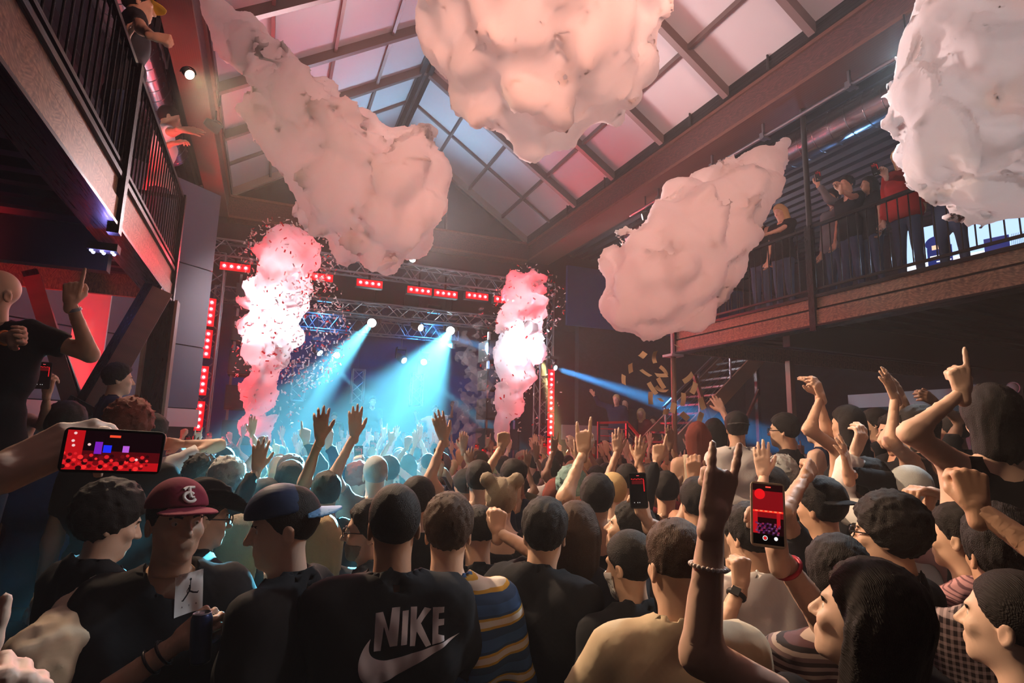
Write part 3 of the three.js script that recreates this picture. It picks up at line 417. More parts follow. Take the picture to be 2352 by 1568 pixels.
const headPrims = (fem) => {
  const E = ellip, C = (a, b, r, q) => cone(V(...a), V(...b), r, q), j = fem ? 0.93 : 1;
  const add = [[E([0, 0.035, 0.012], [0.074, 0.09, 0.095]), 0.03], [E([0, -0.028, -0.028], [0.061 * j, 0.083, 0.066]), 0.03], [E([0, -0.074, -0.034], [0.049 * j, 0.038, 0.053]), 0.025], [E([0, -0.1, -0.072], [0.02, 0.016, 0.018]), 0.025],
    [C([-0.034, 0.024, -0.079], [0.034, 0.024, -0.079], 0.0105, 0.0105), 0.016], [E([0.039, -0.024, -0.066], [0.021, 0.02, 0.018]), 0.02], [E([-0.039, -0.024, -0.066], [0.021, 0.02, 0.018]), 0.02],
    [C([0, 0.012, -0.09], [0, -0.027, -0.112], 0.0085, 0.0125), 0.012], [E([0.0115, -0.03, -0.099], [0.008, 0.0065, 0.009]), 0.008], [E([-0.0115, -0.03, -0.099], [0.008, 0.0065, 0.009]), 0.008],
    [C([-0.017, -0.056, -0.088], [0.017, -0.056, -0.088], 0.0075, 0.0075), 0.01], [C([-0.014, -0.067, -0.087], [0.014, -0.067, -0.087], 0.008, 0.008), 0.01],
    [E([0.076, -0.012, 0.014], [0.0085, 0.031, 0.019]), 0.006], [E([-0.076, -0.012, 0.014], [0.0085, 0.031, 0.019]), 0.006]];
  const cut = [[E([0.031, 0.004, -0.094], [0.017, 0.011, 0.016]), 0.012], [E([-0.031, 0.004, -0.094], [0.017, 0.011, 0.016]), 0.012], [E([0.083, -0.012, 0.008], [0.006, 0.019, 0.011]), 0.005], [E([-0.083, -0.012, 0.008], [0.006, 0.019, 0.011]), 0.005], [C([-0.02, -0.0615, -0.098], [0.02, -0.0615, -0.098], 0.002, 0.002), 0.004]];
  return (x, y, z) => { let d = 1e3; for (const [f, k] of add) { const e = f(x, y, z); d = d > 100 ? e : smin(d, e, k); } for (const [f, k] of cut) d = smax(d, -f(x, y, z), k); return d; };
};
const HEADS = { m: headPrims(false), f: headPrims(true) };
// hair in head space
function hairField(style, off) {
  const sk = ellip([0, 0.037, 0.014], [0.076, 0.092, 0.097]); let grow = 0.012, low = -0.055, rough = 0.003, fr = 60, front = -0.078, extra = [], top = 0;
  if (style === 'buzz') { grow = 0.006; rough = 0.0015; } else if (style === 'fade') { grow = 0.006; low = -0.012; top = 0.016; rough = 0.005; } else if (style === 'curly') { grow = 0.026; rough = 0.014; fr = 48; low = -0.04; } else if (style === 'short') { grow = 0.013; rough = 0.0055; top = 0.008; } else if (style === 'messy') { grow = 0.026; rough = 0.007; fr = 28; low = -0.075; front = -0.095; }
  else if (style === 'bob') { grow = 0.026; low = -0.13; rough = 0.008; front = -0.09; extra.push(cone(V(0, -0.02, 0.03), V(0, -0.12, 0.035), 0.092, 0.085)); }
  else if (style === 'long') { grow = 0.016; rough = 0.004; low = -0.42; extra.push(cone(V(0.03, 0.0, 0.035), V(0.035, -0.38, 0.085), 0.085, 0.05), cone(V(-0.03, 0.0, 0.035), V(-0.035, -0.38, 0.085), 0.085, 0.05)); }
  else if (style === 'tail') { grow = 0.008; rough = 0.002; low = -0.3; extra.push(cone(V(0, 0.05, 0.11), V(0, -0.02, 0.15), 0.035, 0.04), cone(V(0, -0.02, 0.15), V(0, -0.26, 0.13), 0.04, 0.02)); }
  else if (style === 'bun') { grow = 0.008; rough = 0.003; extra.push(cone(V(0, 0.09, 0.11), V(0, 0.1, 0.12), 0.045, 0.042)); }
  else if (style === 'buns') { grow = 0.01; rough = 0.004; extra.push(cone(V(0.075, 0.12, 0.03), V(0.08, 0.125, 0.03), 0.042, 0.04), cone(V(-0.075, 0.12, 0.03), V(-0.08, 0.125, 0.03), 0.042, 0.04)); }
  const long = low < -0.1;
  return { lo: low, f: (x, y, z) => {
    let d = sk(x, y, z) - grow - (top && y > 0.03 ? top * Math.min(1, (y - 0.03) / 0.05) * (0.6 - z * 3) : 0);
    const hl = y > 0.075 ? front - (y - 0.075) * 1.2 : y > 0.0 ? front + (0.075 - y) * (long ? 0.9 : 0.75) : front + 0.06 + (long ? Math.min(0, y) * -0.1 : -y * 0.9);
    d = smax(d, hl - z, 0.006); d = smax(d, Math.max(low, -0.07) - y, 0.01);
    for (const e of extra) { let q = e(x, y, z); if (long) q = Math.max(q, -0.005 - (z - (0.0 + Math.min(0, y) * 0.05))); d = smin(d, q, 0.02); }
    const a = Math.atan2(x, z + 0.02); return d - rough * (long ? noise3(a * 14 + off, y * 3, z * 8 + off) : style === 'curly' || style === 'messy' ? noise3(x * fr + off, y * fr, z * fr) : noise3(a * 9 + off, y * 14, (x * x + z * z) * 160)) - rough * 0.5 * noise3(x * fr * 2.3, y * fr * (long ? 0.3 : 2.3) + off, z * fr * 2.3); } };
}
function ik(S, T, l1, l2, pole) { const d = T.clone().sub(S); let L = d.length(); const mx = (l1 + l2) * 0.995; if (L > mx) { d.multiplyScalar(mx / L); L = mx; } if (L < 0.12) { d.multiplyScalar(0.12 / L); L = 0.12; } const u = d.clone().normalize(), a = Math.acos(THREE.MathUtils.clamp((l1 * l1 + L * L - l2 * l2) / (2 * l1 * L), -1, 1)); const v = pole.clone().addScaledVector(u, -pole.dot(u)).normalize(); return [S.clone().addScaledVector(u, Math.cos(a) * l1).addScaledVector(v, Math.sin(a) * l1), S.clone().add(d)]; }

// geometry of one figure in its own axes (feet at the origin, looking along -z)
function figure(o) {
  const s = o.s ?? 1, w = o.w ?? 0.93, lod = LOD[o.lod ?? 'far'], P = (x, y, z) => V(x * s, y * s, z * s), k = 0.04 * s, g = { s };
  const bob = o.crouch ?? 0;
  const torso = [cone(P(-0.08, 0.93, 0), P(0.08, 0.93, 0), 0.108 * s * w, 0.108 * s * w), cone(P(-0.07, 1.08, 0), P(0.07, 1.08, 0), 0.104 * s * w, 0.104 * s * w), cone(P(-0.09, 1.27, 0), P(0.09, 1.27, 0), 0.113 * s * w, 0.113 * s * w), cone(P(-0.12, 1.37, 0.012), P(0.12, 1.37, 0.012), 0.082 * s * w, 0.082 * s * w), cone(P(-0.165, 1.425, 0.012), P(0.165, 1.425, 0.012), 0.052 * s, 0.052 * s), cone(P(0, 1.495, 0.02), P(0.14, 1.435, 0.02), 0.046 * s, 0.042 * s), cone(P(0, 1.495, 0.02), P(-0.14, 1.435, 0.02), 0.046 * s, 0.042 * s)];
  if (o.fem) torso.push(cone(P(-0.065, 1.27, -0.085), P(0.065, 1.27, -0.085), 0.058 * s, 0.058 * s));
  const legs = []; for (const e of [-1, 1]) legs.push(cone(P(e * 0.09, 0.9, 0), P(e * 0.1, 0.5, -0.01), 0.088 * s, 0.058 * s), cone(P(e * 0.1, 0.5, -0.01), P(e * 0.115, 0.08, 0.02), 0.055 * s, 0.04 * s), cone(P(e * 0.115, 0.045, 0.03), P(e * 0.13, 0.035, -0.15), 0.042 * s, 0.034 * s));
  const H = P(0, 1.65, -0.012), hq = new THREE.Quaternion().setFromEuler(new THREE.Euler(o.head?.pitch ?? 0, o.head?.yaw ?? 0, o.head?.roll ?? 0, 'YXZ'));
  if (o.head?.pitch) H.z += Math.sin(o.head.pitch) * 0.02 * s;
  const neck = cone(P(0, 1.44, 0.02), H.clone().add(P(0, -0.06, 0.012)), 0.062 * s, 0.054 * s * (o.fem ? 0.85 : 1));
  const arms = [], sleeves = [], hands = [], kind = o.top?.kind ?? 'tee', infl = (kind === 'jacket' ? 0.026 : kind === 'hoodie' ? 0.024 : kind === 'long' ? 0.014 : 0.013) * s;
  for (const e of [1, -1]) {
    const a = (e > 0 ? o.armR : o.armL) ?? { t: P(e * 0.27, 0.86, -0.03), pole: V(e * 0.2, 0, 1), pose: 'relaxed' }, lift = a.t.y > 1.5 * s ? 0.045 : 0;
    const S = P(e * (0.188 - lift * 0.5), 1.43 + lift, 0.012), l = a.len ?? 1, [E, W] = ik(S, a.t, 0.285 * s * l, 0.255 * s * l, a.pole ?? V(e, -0.3, 0.4));
    arms.push(cone(S, E, 0.05 * s * w, 0.039 * s), cone(E, W, 0.041 * s, 0.0265 * s));
    const fd = W.clone().sub(E).normalize(), d = (a.dir ?? fd).clone().normalize(); let n = (a.palm ?? V(0, 0, -1)).clone(); n.addScaledVector(d, -n.dot(d)).normalize();
    const hf = handField(W.clone().addScaledVector(fd, 0.015 * s), d, n, e, a.pose ?? 'open', s * 0.98, lod.fat); hands.push({ ...hf, W, E, e, cell: a.t.y > 1.15 * s || (a.p && lod === LOD.near) ? lod.hand : lod.low });
    const sl = a.sleeve ?? (kind === 'tee' ? 0.6 : kind === 'tank' ? -1 : 2);
    if (sl >= 0) { if (sl <= 1) { const c = S.clone().lerp(E, sl), u = E.clone().sub(S).normalize(), f = cone(S, c.clone().addScaledVector(u, 0.05 * s), 0.056 * s * w + infl * 0.7, 0.05 * s * w + infl); sleeves.push((x, y, z) => smax(f(x, y, z), ((x - c.x) * u.x + (y - c.y) * u.y + (z - c.z) * u.z), 0.01)); }
      else { const c = E.clone().lerp(W, Math.min(0.96, sl - 1)), u = W.clone().sub(E).normalize(), f = cone(E, W, 0.045 * s + infl, 0.033 * s + infl * 0.8); sleeves.push(cone(S, E, 0.055 * s * w + infl, 0.045 * s + infl), (x, y, z) => smax(f(x, y, z), (x - c.x) * u.x + (y - c.y) * u.y + (z - c.z) * u.z, 0.01)); } }
  }
  const B = (list, m) => { const lo = [1e9, 1e9, 1e9], hi = [-1e9, -1e9, -1e9]; for (const p of list) for (let i = 0; i < 3; i++) { const v = p.getComponent(i); lo[i] = Math.min(lo[i], v - m); hi[i] = Math.max(hi[i], v + m); } return [lo, hi]; };
  const joints = [P(-0.26, 0, 0.12), P(0.26, 1.5, -0.2), ...hands.flatMap((h) => [h.W, h.E])];
  const core = blend([...torso, ...(o.bust ? [] : legs), neck], k), parts = [nets((x, y, z) => core(x, y, z) + 0.009, ...B([P(-0.22, o.bust ? 0.84 : 0, 0.1), P(0.22, 1.52, -0.2)], 0.06), lod.core)];
  if (kind === 'tank') parts.push(nets(blend([torso[3], torso[4], torso[5], torso[6], torso[2], neck, ...arms], k), ...B([P(-0.24, 1.3, 0.1), P(0.24, 1.5, -0.12), ...hands.flatMap((h) => [h.W, h.E])], 0.07), Math.max(0.014, lod.body)));
  else for (const h of hands) { const i = h.e > 0 ? 0 : 2; parts.push(nets(blend([arms[i], arms[i + 1]], 0.02 * s), ...B([h.W, h.E, P(h.e * 0.18, 1.43, 0)], 0.07), lod.body)); }
  // head
  const hs = s * (o.headScale ?? 0.98), inv = hq.clone().invert(), hp = V(), headF = HEADS[o.fem ? 'f' : 'm'], neckTop = neck;
  const toHead = (f) => (x, y, z) => { hp.set(x - H.x, y - H.y, z - H.z).applyQuaternion(inv).divideScalar(hs); return f(hp.x, hp.y, hp.z) * hs; };
  const hf = toHead(headF); parts.push(nets((x, y, z) => smax(smin(hf(x, y, z), neckTop(x, y, z), 0.03 * s), 1.49 * s - y, 0.001), ...B([H], 0.16 * s), lod.head));
  for (const h of hands) parts.push(nets(h.f, ...B([h.W.clone().addScaledVector(h.d, 0.08 * s)], 0.16 * s), h.cell));
  g.body = mergeGeometries(parts); g.H = H; g.hq = hq; g.hs = hs; g.hands = hands;
  if (o.hair && o.hair !== 'bald') { const hr = hairField(o.hair, o.seed ?? 0), ll = Math.min(-0.1, hr.lo - 0.06); const raw = nets((x, y, z) => hr.f(x, y, z), [-0.16, ll, -0.16], [0.16, 0.2, 0.24], lod.hair / hs, 1.5); g.hair = raw.applyMatrix4(new THREE.Matrix4().compose(H, hq, V(hs, hs, hs))); }
  // top
  const neckHole = cone(P(0, 1.46, 0.008), P(0, 1.7, -0.02), (kind === 'tank' ? 0.1 : 0.069) * s, 0.075 * s), tb = blend([...torso], 0.05 * s), sb = sleeves.length ? blend(sleeves, 0.02) : null, off = (o.seed ?? 0) * 3.7, fa = 0.007 * lod.fold * (kind === 'jacket' || kind === 'hoodie' ? 1.5 : 1) * s;
  const hem = (o.top?.hem ?? 0.84) * s;
  g.topField = (x, y, z) => { let d = tb(x, y, z) - infl * 1.1 - (y < 1.2 * s ? (1.2 * s - y) * 0.04 : 0); if (kind === 'tank') d = Math.max(d, Math.abs(x) - (y > 1.3 * s ? 0.145 : 0.3) * s); if (sb) d = smin(d, sb(x, y, z), 0.045 * s);
    if (d > 0.12 || d < -0.12) return d;
    if (kind === 'hoodie') d = smin(d, Math.hypot(x / 1.5, (y - 1.47 * s) * 1.3, z - 0.105 * s) - 0.075 * s, 0.03);
    d -= fa * (noise3(x * 7 + off, y * 5, z * 7) + 0.5 * noise3(x * 16, y * 9 + off, z * 16)); d = smax(d, -neckHole(x, y, z), 0.008); return smax(d, hem - y, 0.01); };
  const tj = [P(-0.3, (o.top?.hem ?? 0.84), 0.16), P(0.3, 1.52, -0.18), ...(kind === 'tank' ? [] : hands.flatMap((h) => kind === 'tee' ? [h.E] : [h.E, h.W]))];
  g.top = nets(g.topField, ...B(tj, 0.07), lod.top, 1.4);
  if (!o.bust) { const lb = blend([...legs.filter((_, i) => i % 3 < 2), torso[0]], 0.03 * s); g.legs = nets((x, y, z) => smax(smax(lb(x, y, z) - 0.012 * s, y - 0.95 * s, 0.01), 0.06 * s - y, 0.01), ...B([P(-0.22, 0.05, 0.1), P(0.22, 0.95, -0.12)], 0.06), lod.core); g.shoes = [2, 5].map((i) => nets((x, y, z) => smax(legs[i](x, y, z) - 0.008 * s, y - 0.1 * s, 0.01), ...B([P(i < 3 ? -0.13 : 0.13, 0.05, -0.05)], 0.17 * s), lod.core * 0.55)); }
  return g;
}
function dress(root, g, m) {
  obj('body', g.body, m.skin, root);
  if (g.hair) obj('hair', g.hair, m.hair ?? HAIR.black, root);
  obj(m.topName ?? 'shirt', g.top, m.top ?? CLOTH.black, root);
  if (g.legs) { obj('trousers', g.legs, m.legs ?? CLOTH.denim, root); for (const s of g.shoes) obj('shoe', s, MAT.rubber, root); }
}
const YAW = (deg) => deg * Math.PI / 180;
// a person by where the head is seen: h = [px, py, distance], feet on the floor at y0
function someone(o) {
  const hw = at(o.h[0], o.h[1], o.k ?? { d: o.h[2] }), y0 = o.y0 ?? 0, s = o.s ?? (hw.y - y0) / 1.65, turn = o.a === undefined ? YAW(o.turn ?? 0) : YAW(-22.3 + o.a) - Math.atan((o.h[0] - CX) / FOCAL);
  const root = thing('person', o.label, 'person', V(0, 0, 0), o.group); root.rotation.y = turn;
  const headOff = V(0, 0, -0.012 * s).applyAxisAngle(UPV, turn); root.position.set(hw.x - headOff.x, o.s ? hw.y - 1.65 * s : y0, hw.z - headOff.z); root.updateMatrixWorld(true);
  const local = (p) => root.worldToLocal(p.clone()), ldir = (v) => v.clone().applyAxisAngle(UPV, -turn);
  const arm = (a) => a && { ...a, t: a.l ? V(...a.l).multiplyScalar(s) : local(at(a.p[0], a.p[1], a.k ?? { d: a.p[2] })), pole: a.pole && V(...a.pole), dir: a.dir && ldir(V(...a.dir)), palm: a.palm && ldir(V(...a.palm)) };
  const g = figure({ ...o, s, armL: arm(o.armL), armR: arm(o.armR), head: { yaw: YAW(o.hy ?? 0), pitch: YAW(o.hp ?? 0), roll: YAW(o.hr ?? 0) }, lod: o.lod ?? 'near', seed: o.h[0] * 0.013 });
  dress(root, g, { skin: SKIN[o.skin ?? 0], hair: HAIR[o.hc ?? 'black'], top: typeof o.top?.c === 'string' ? CLOTH[o.top.c] : o.top?.c ?? CLOTH.black, topName: o.top?.name ?? ({ tee: 'shirt', long: 'sweater', jacket: 'jacket', hoodie: 'hoodie', tank: 'tank_top' })[o.top?.kind ?? 'tee'] });
  root.updateMatrixWorld(true);
  const headAt = (name, geo, m, par) => { const x = obj(name, geo, m, root); x.position.copy(g.H); x.quaternion.copy(g.hq); x.scale.setScalar(g.hs); return x; };
  if (o.face) for (const e of [-1, 1]) { const ey = headAt('eye', new THREE.SphereGeometry(0.0112, 14, 10).translate(e * 0.031, 0.004, -0.0715), std(rgb(0.6, 0.57, 0.54), 0.25)); obj('iris', new THREE.SphereGeometry(0.0058, 10, 8).translate(e * 0.031 + (o.gaze ?? 0), 0.0035, -0.0775), std(rgb(0.02, 0.012, 0.008), 0.2), ey); headAt('eyebrow', tube([V(e * 0.014, 0.021, -0.0915), V(e * 0.03, 0.026, -0.0885), V(e * 0.047, 0.02, -0.076)], 0.0042, 8, 6), HAIR.black); }
  if (o.glasses) { const gl = headAt('glasses', merge([-1, 1].flatMap((e) => [new THREE.TorusGeometry(0.023, 0.0024, 6, 20).scale(1, 0.85, 1).translate(e * 0.031, 0.002, -0.104), rodGeo(V(e * 0.053, 0.004, -0.1), V(e * 0.079, 0.004, 0.01), 0.0024, 6)]).concat([rodGeo(V(-0.01, 0.006, -0.107), V(0.01, 0.006, -0.107), 0.002, 6)])), MAT.darkSteel); gl.userData.label = 'thin framed glasses'; }
  if (o.beard) { const bf = HEADS.m; headAt('beard', nets((x, y, z) => smax(smax(bf(x, y, z) - 0.0022 - 0.001 * noise3(x * 90, y * 90, z * 90), y + 0.045 + Math.max(0, z + 0.02) * -0.4, 0.004), z - 0.0, 0.004), [-0.1, -0.16, -0.14], [0.1, 0.0, 0.05], 0.0045, 1.5), STUBBLE); }
  o.extra?.({ root, g, s, headAt, local });
  return { root, g, s };
}
// caps and hats in head space
const capCrown = () => nets((x, y, z) => { const e = ellip([0, 0.045, 0.01], [0.09, 0.098, 0.108])(x, y, z); return smax(e, 0.048 - z * 0.06 - y, 0.003); }, [-0.11, 0.0, -0.12], [0.11, 0.17, 0.14], 0.0065, 1.4);
const capBrim = (flat = 0.5) => nets((x, y, z) => { const yy = 0.05 - x * x * 5 * flat - (z + 0.09) * -0.12; return smax(smax(Math.abs(y - yy) - 0.0035, Math.hypot(x / 0.086, (z + 0.085) / 0.1) * 0.09 - 0.09, 0.003), z + 0.07, 0.003); }, [-0.11, -0.03, -0.21], [0.11, 0.08, -0.05], 0.005, 1.6);
// a printed patch laid on a garment: a fine grid pressed on to the cloth
function print(field, o, right, up, into, w, h, nx, ny, m, parent, name) {
  const pos = [], uv = [], idx = []; for (let j = 0; j <= ny; j++) for (let i = 0; i <= nx; i++) { const u = i / nx - 0.5, v = j / ny - 0.5, p = o.clone().addScaledVector(right, u * w).addScaledVector(up, v * h).addScaledVector(into, -0.25); let t = 0; for (let k = 0; k < 60; k++) { const d = field(p.x, p.y, p.z) - 0.0035; if (d < 0.0004 || t > 0.6) break; p.addScaledVector(into, d * 0.7); t += d * 0.7; } pos.push(p.x, p.y, p.z); uv.push(i / nx, j / ny); if (i < nx && j < ny) { const a = j * (nx + 1) + i; idx.push(a, a + 1, a + nx + 2, a, a + nx + 2, a + nx + 1); } }
  const g = new THREE.BufferGeometry(); g.setAttribute('position', new THREE.Float32BufferAttribute(pos, 3)); g.setAttribute('uv', new THREE.Float32BufferAttribute(uv, 2)); g.setIndex(idx); g.computeVertexNormals(); return obj(name, g, m, parent);
}
// ---------- people told apart one by one ----------
const CREAMS = { c: 'cream' };
// printed cloth
const stripeTex = canvasTex(256, 512, (c, w, h) => { c.fillStyle = '#26466f'; c.fillRect(0, 0, w, h); for (let i = 0; i < 4; i++) { const y = i * 128; c.fillStyle = '#31598e'; c.fillRect(0, y, w, 40); c.fillStyle = '#c49a3c'; c.fillRect(0, y + 50, w, 44); c.fillStyle = '#ded7cb'; c.fillRect(0, y + 60, w, 24); } }); stripeTex.wrapS = stripeTex.wrapT = THREE.RepeatWrapping; stripeTex.repeat.set(1, 1.15);
const stripeMat = std(0xffffff, 0.85, 0, { map: stripeTex });
const ribTex = canvasTex(64, 256, (c, w, h) => { const k = ['#8b7672', '#3c2b2d', '#a8978c', '#54363a', '#20181a', '#94857c', '#5f4a4a', '#2b1f21']; for (let i = 0; i < 16; i++) { c.fillStyle = k[i % 8]; c.fillRect(0, i * 16, w, 16); } }); ribTex.wrapS = ribTex.wrapT = THREE.RepeatWrapping; ribTex.repeat.set(1, 3.4);
const ribMat = std(0xffffff, 0.9, 0, { map: ribTex });
const plaidTex = canvasTex(128, 128, (c, w, h) => { c.fillStyle = '#2c2326'; c.fillRect(0, 0, w, h); c.fillStyle = 'rgba(190,170,165,0.55)'; for (let i = 0; i < 4; i++) { c.fillRect(i * 32, 0, 14, h); c.fillRect(0, i * 32, w, 14); } }); plaidTex.wrapS = plaidTex.wrapT = THREE.RepeatWrapping; plaidTex.repeat.set(7, 7);
const plaidMat = std(0xffffff, 0.9, 0, { map: plaidTex });
const pinkTex = canvasTex(64, 128, (c, w, h) => { c.fillStyle = '#b98a8c'; c.fillRect(0, 0, w, h); c.fillStyle = '#6e4a52'; for (let i = 0; i < 8; i++) c.fillRect(0, i * 16, w, 5); }); pinkTex.wrapS = pinkTex.wrapT = THREE.RepeatWrapping; pinkTex.repeat.set(1, 5);
const pinkMat = std(0xffffff, 0.9, 0, { map: pinkTex });
const camoTex = grain(128, (x, y) => { const v = tile(x, y, 2, 4); return v > 0.12 ? [70, 72, 66] : v > -0.1 ? [32, 34, 32] : [12, 13, 14]; }); camoTex.colorSpace = THREE.SRGBColorSpace; const camoMat = std(0xffffff, 0.85, 0, { map: camoTex });
const tealStripe = canvasTex(128, 64, (c, w, h) => { c.fillStyle = '#1c2a2c'; c.fillRect(0, 0, w, h); c.fillStyle = '#c8d4d2'; for (let i = 0; i < 4; i++) c.fillRect(i * 32, 0, 8, h); }); tealStripe.wrapS = tealStripe.wrapT = THREE.RepeatWrapping; tealStripe.repeat.set(4, 4); const tealStripeMat = std(0xffffff, 0.85, 0, { map: tealStripe });
const headCap = (crownMat, back = false, flat = 0.5, brimMat = crownMat) => ({ headAt }) => { const c = headAt('cap', capCrown(), crownMat), b = headAt('cap_brim', capBrim(flat), brimMat); if (back) { for (const o of [c, b]) o.rotateY(Math.PI); } return c; };

// man in the black sweater with the white print
const printTex = canvasTex(1024, 760, (c, w, h) => {
  c.clearRect(0, 0, w, h); c.fillStyle = '#fff'; const q = (p) => { c.beginPath(); p.forEach(([x, y], i) => i ? c.lineTo(x, y) : c.moveTo(x, y)); c.closePath(); c.fill(); };
  const S = (x, y) => [(x - 815) * 1024 / 200, (y - 1305) * 760 / 142];   // lettering measured on the photograph, in print space
  q([[846, 1320.5], [859.5, 1319], [871.5, 1352], [876.5, 1313], [891.5, 1312], [888, 1376], [874.5, 1377.5], [862, 1343], [858, 1384], [845.5, 1384.5]].map(([x, y]) => S(x, y)));
  q([[896.5, 1319], [908, 1318], [906, 1375.5], [895, 1376]].map(([x, y]) => S(x, y)));
  q([[912, 1312.5], [924, 1312.5], [923, 1336], [939, 1315], [952, 1318], [932, 1342], [952, 1379], [942, 1381.5], [924, 1354.5], [921.5, 1379.5], [912, 1379]].map(([x, y]) => S(x, y)));
  q([[955, 1315.5], [977, 1315], [976.5, 1325], [966.5, 1326], [966, 1336.5], [977.5, 1336.5], [977.5, 1347.5], [966, 1348], [965.5, 1362], [978, 1366], [978, 1374], [954.5, 1379]].map(([x, y]) => S(x, y)));
  c.beginPath(); c.moveTo(...S(839, 1364)); c.bezierCurveTo(...S(826, 1376), ...S(813, 1398), ...S(821, 1420)); c.bezierCurveTo(...S(829, 1446), ...S(856, 1442), ...S(880, 1432)); c.lineTo(...S(1011, 1368)); c.lineTo(...S(962, 1380)); c.bezierCurveTo(...S(920, 1390), ...S(882, 1402), ...S(860, 1399)); c.bezierCurveTo(...S(838, 1396), ...S(832, 1384), ...S(839, 1364)); c.fill();
});
const printMat = new THREE.MeshStandardMaterial({ color: rgb(0.52, 0.46, 0.47), roughness: 0.75, alphaMap: printTex, alphaTest: 0.5 });
someone({ h: [905, 1208, 1.95], a: 4, w: 1.08, hair: 'buzz', skin: 2, top: { kind: 'long', c: 'black' }, label: 'broad man in a black sweater with white lettering and tick on the back',
  armR: { l: [0.3, 0.95, -0.22], pose: 'relaxed' }, armL: { l: [-0.3, 0.95, -0.22], pose: 'relaxed' },
  extra: ({ root, g, local }) => { const c = local(at(913, 1376, { d: 2.25 })), q = new THREE.Quaternion().setFromAxisAngle(UPV, -root.rotation.y), cr = V(1, 0, 0).transformDirection(M4).applyQuaternion(q), cu = V(0, 1, 0).transformDirection(M4).applyQuaternion(q), into = V(0, 0, -1); into.applyAxisAngle(UPV, 0); cr.y = 0; cr.z = 0; cr.normalize(); print(g.topField, V(c.x, c.y, 0.3), cr, V(0, 1, 0), into, 0.318, 0.226, 70, 52, printMat, root, 'shirt_print').userData.label = 'white NIKE lettering over a tick'; } });
// man in the burgundy cap
const jumpTex = canvasTex(256, 360, (c, w, h) => {
  c.fillStyle = '#e9e7e4'; c.fillRect(0, 0, w, h); c.strokeStyle = c.fillStyle = '#121214'; c.lineCap = c.lineJoin = 'round'; const L = (wd, ...p) => { c.lineWidth = wd; c.beginPath(); p.forEach(([x, y], i) => i ? c.lineTo(x, y) : c.moveTo(x, y)); c.stroke(); }, D = (x, y, r) => { c.beginPath(); c.arc(x, y, r, 0, 7); c.fill(); };
  D(138, 62, 11); L(8, [138, 74], [137, 108]); D(133, 118, 9); L(19, [133, 132], [130, 165]); L(7, [124, 135], [110, 160], [112, 178]); L(14, [128, 170], [104, 205], [76, 238]); L(14, [136, 168], [165, 185], [204, 196]); L(8, [204, 196], [212, 186]); L(8, [76, 238], [66, 236]);
  c.font = 'bold 22px sans-serif'; c.fillText('A', 62, 300); c.fillText('I', 128, 300); c.fillText('R', 190, 300);
});
const burgundy = cloth(rgb(0.14, 0.016, 0.034)), offWhite = std(rgb(0.62, 0.6, 0.58), 0.7);
someone({ h: [405, 1200, 1.95], a: 186, hy: 12, hp: 2, w: 0.96, hair: 'buzz', skin: 0, face: true, gaze: -0.001, label: 'man in a burgundy cap and black shirt with a white square print', top: { kind: 'tee', c: 'black' },
  armR: { p: [405, 1478, 1.72], pole: [1, -0.6, 0.5], pose: 'hold', palm: [-0.3, 0.1, 1], sleeve: 0.95 }, armL: { l: [-0.28, 0.95, -0.1], pose: 'relaxed' },
  extra: ({ root, g, headAt, local }) => {
    headCap(burgundy, false, 0.35)({ headAt });
    const em = (geo) => headAt('cap_emblem', geo, offWhite); const o = (x, y) => { const z = -Math.sqrt(Math.max(0, 1 - (x / 0.09) ** 2 - ((y - 0.045) / 0.098) ** 2)) * 0.108 + 0.01; return V(x, y, z - 0.003); };
    const stroke = (pts, r) => new THREE.TubeGeometry(new THREE.CatmullRomCurve3(pts.map(([x, y]) => o(-x, y))), 24, r, 6);
    em(merge([stroke([[0.016, 0.077], [0.008, 0.071], [-0.006, 0.071], [-0.016, 0.082], [-0.012, 0.094], [0.004, 0.097], [0.012, 0.091]], 0.0055), stroke([[-0.014, 0.106], [-0.004, 0.112], [0.02, 0.112]], 0.0048), stroke([[0.004, 0.112], [0.002, 0.094], [0.004, 0.082]], 0.005), stroke([[0.004, 0.083], [0.014, 0.083]], 0.004)])).userData.label = 'raised white letter emblem';
    const c = local(at(441, 1371, { d: 1.85 })); print(g.topField, V(c.x, c.y, -0.4), V(-0.985, 0.17, 0).normalize(), V(0.02, 1, 0), V(0, 0, 1), 0.082, 0.118, 14, 20, std(0xffffff, 0.8, 0, { map: jumpTex }), root, 'shirt_print').userData.label = 'white square print with a leaping figure';
    const h = g.hands[0]; for (const k of [0.72, 0.86]) { const b = obj('bracelet', new THREE.TorusGeometry(0.036, 0.0045, 6, 26), MAT.darkSteel, root); b.position.copy(h.E).lerp(h.W, k); b.quaternion.setFromUnitVectors(V(0, 0, 1), h.W.clone().sub(h.E).normalize()); }
  } });
{ const p = at(462, 1462, { d: 1.66 }), t = thing('drink_can', 'slim dark drink can held by the man in the burgundy cap', 'can', p); t.rotation.z = 0.06;
  obj('can_body', new THREE.LatheGeometry([[0.001, -0.07], [0.024, -0.068], [0.0285, -0.06], [0.0285, 0.05], [0.0235, 0.062]].map(([a, b]) => new THREE.Vector2(a, b)), 28), std(rgb(0.02, 0.03, 0.09), 0.3, 0.7), t); obj('can_lid', new THREE.LatheGeometry([[0.001, 0.059], [0.02, 0.059], [0.0225, 0.066], [0.0245, 0.064]].map(([a, b]) => new THREE.Vector2(a, b)), 28), MAT.alu, t); obj('pull_tab', box(0.012, 0.002, 0.022, 0, 0.063, 0), MAT.alu, t); }
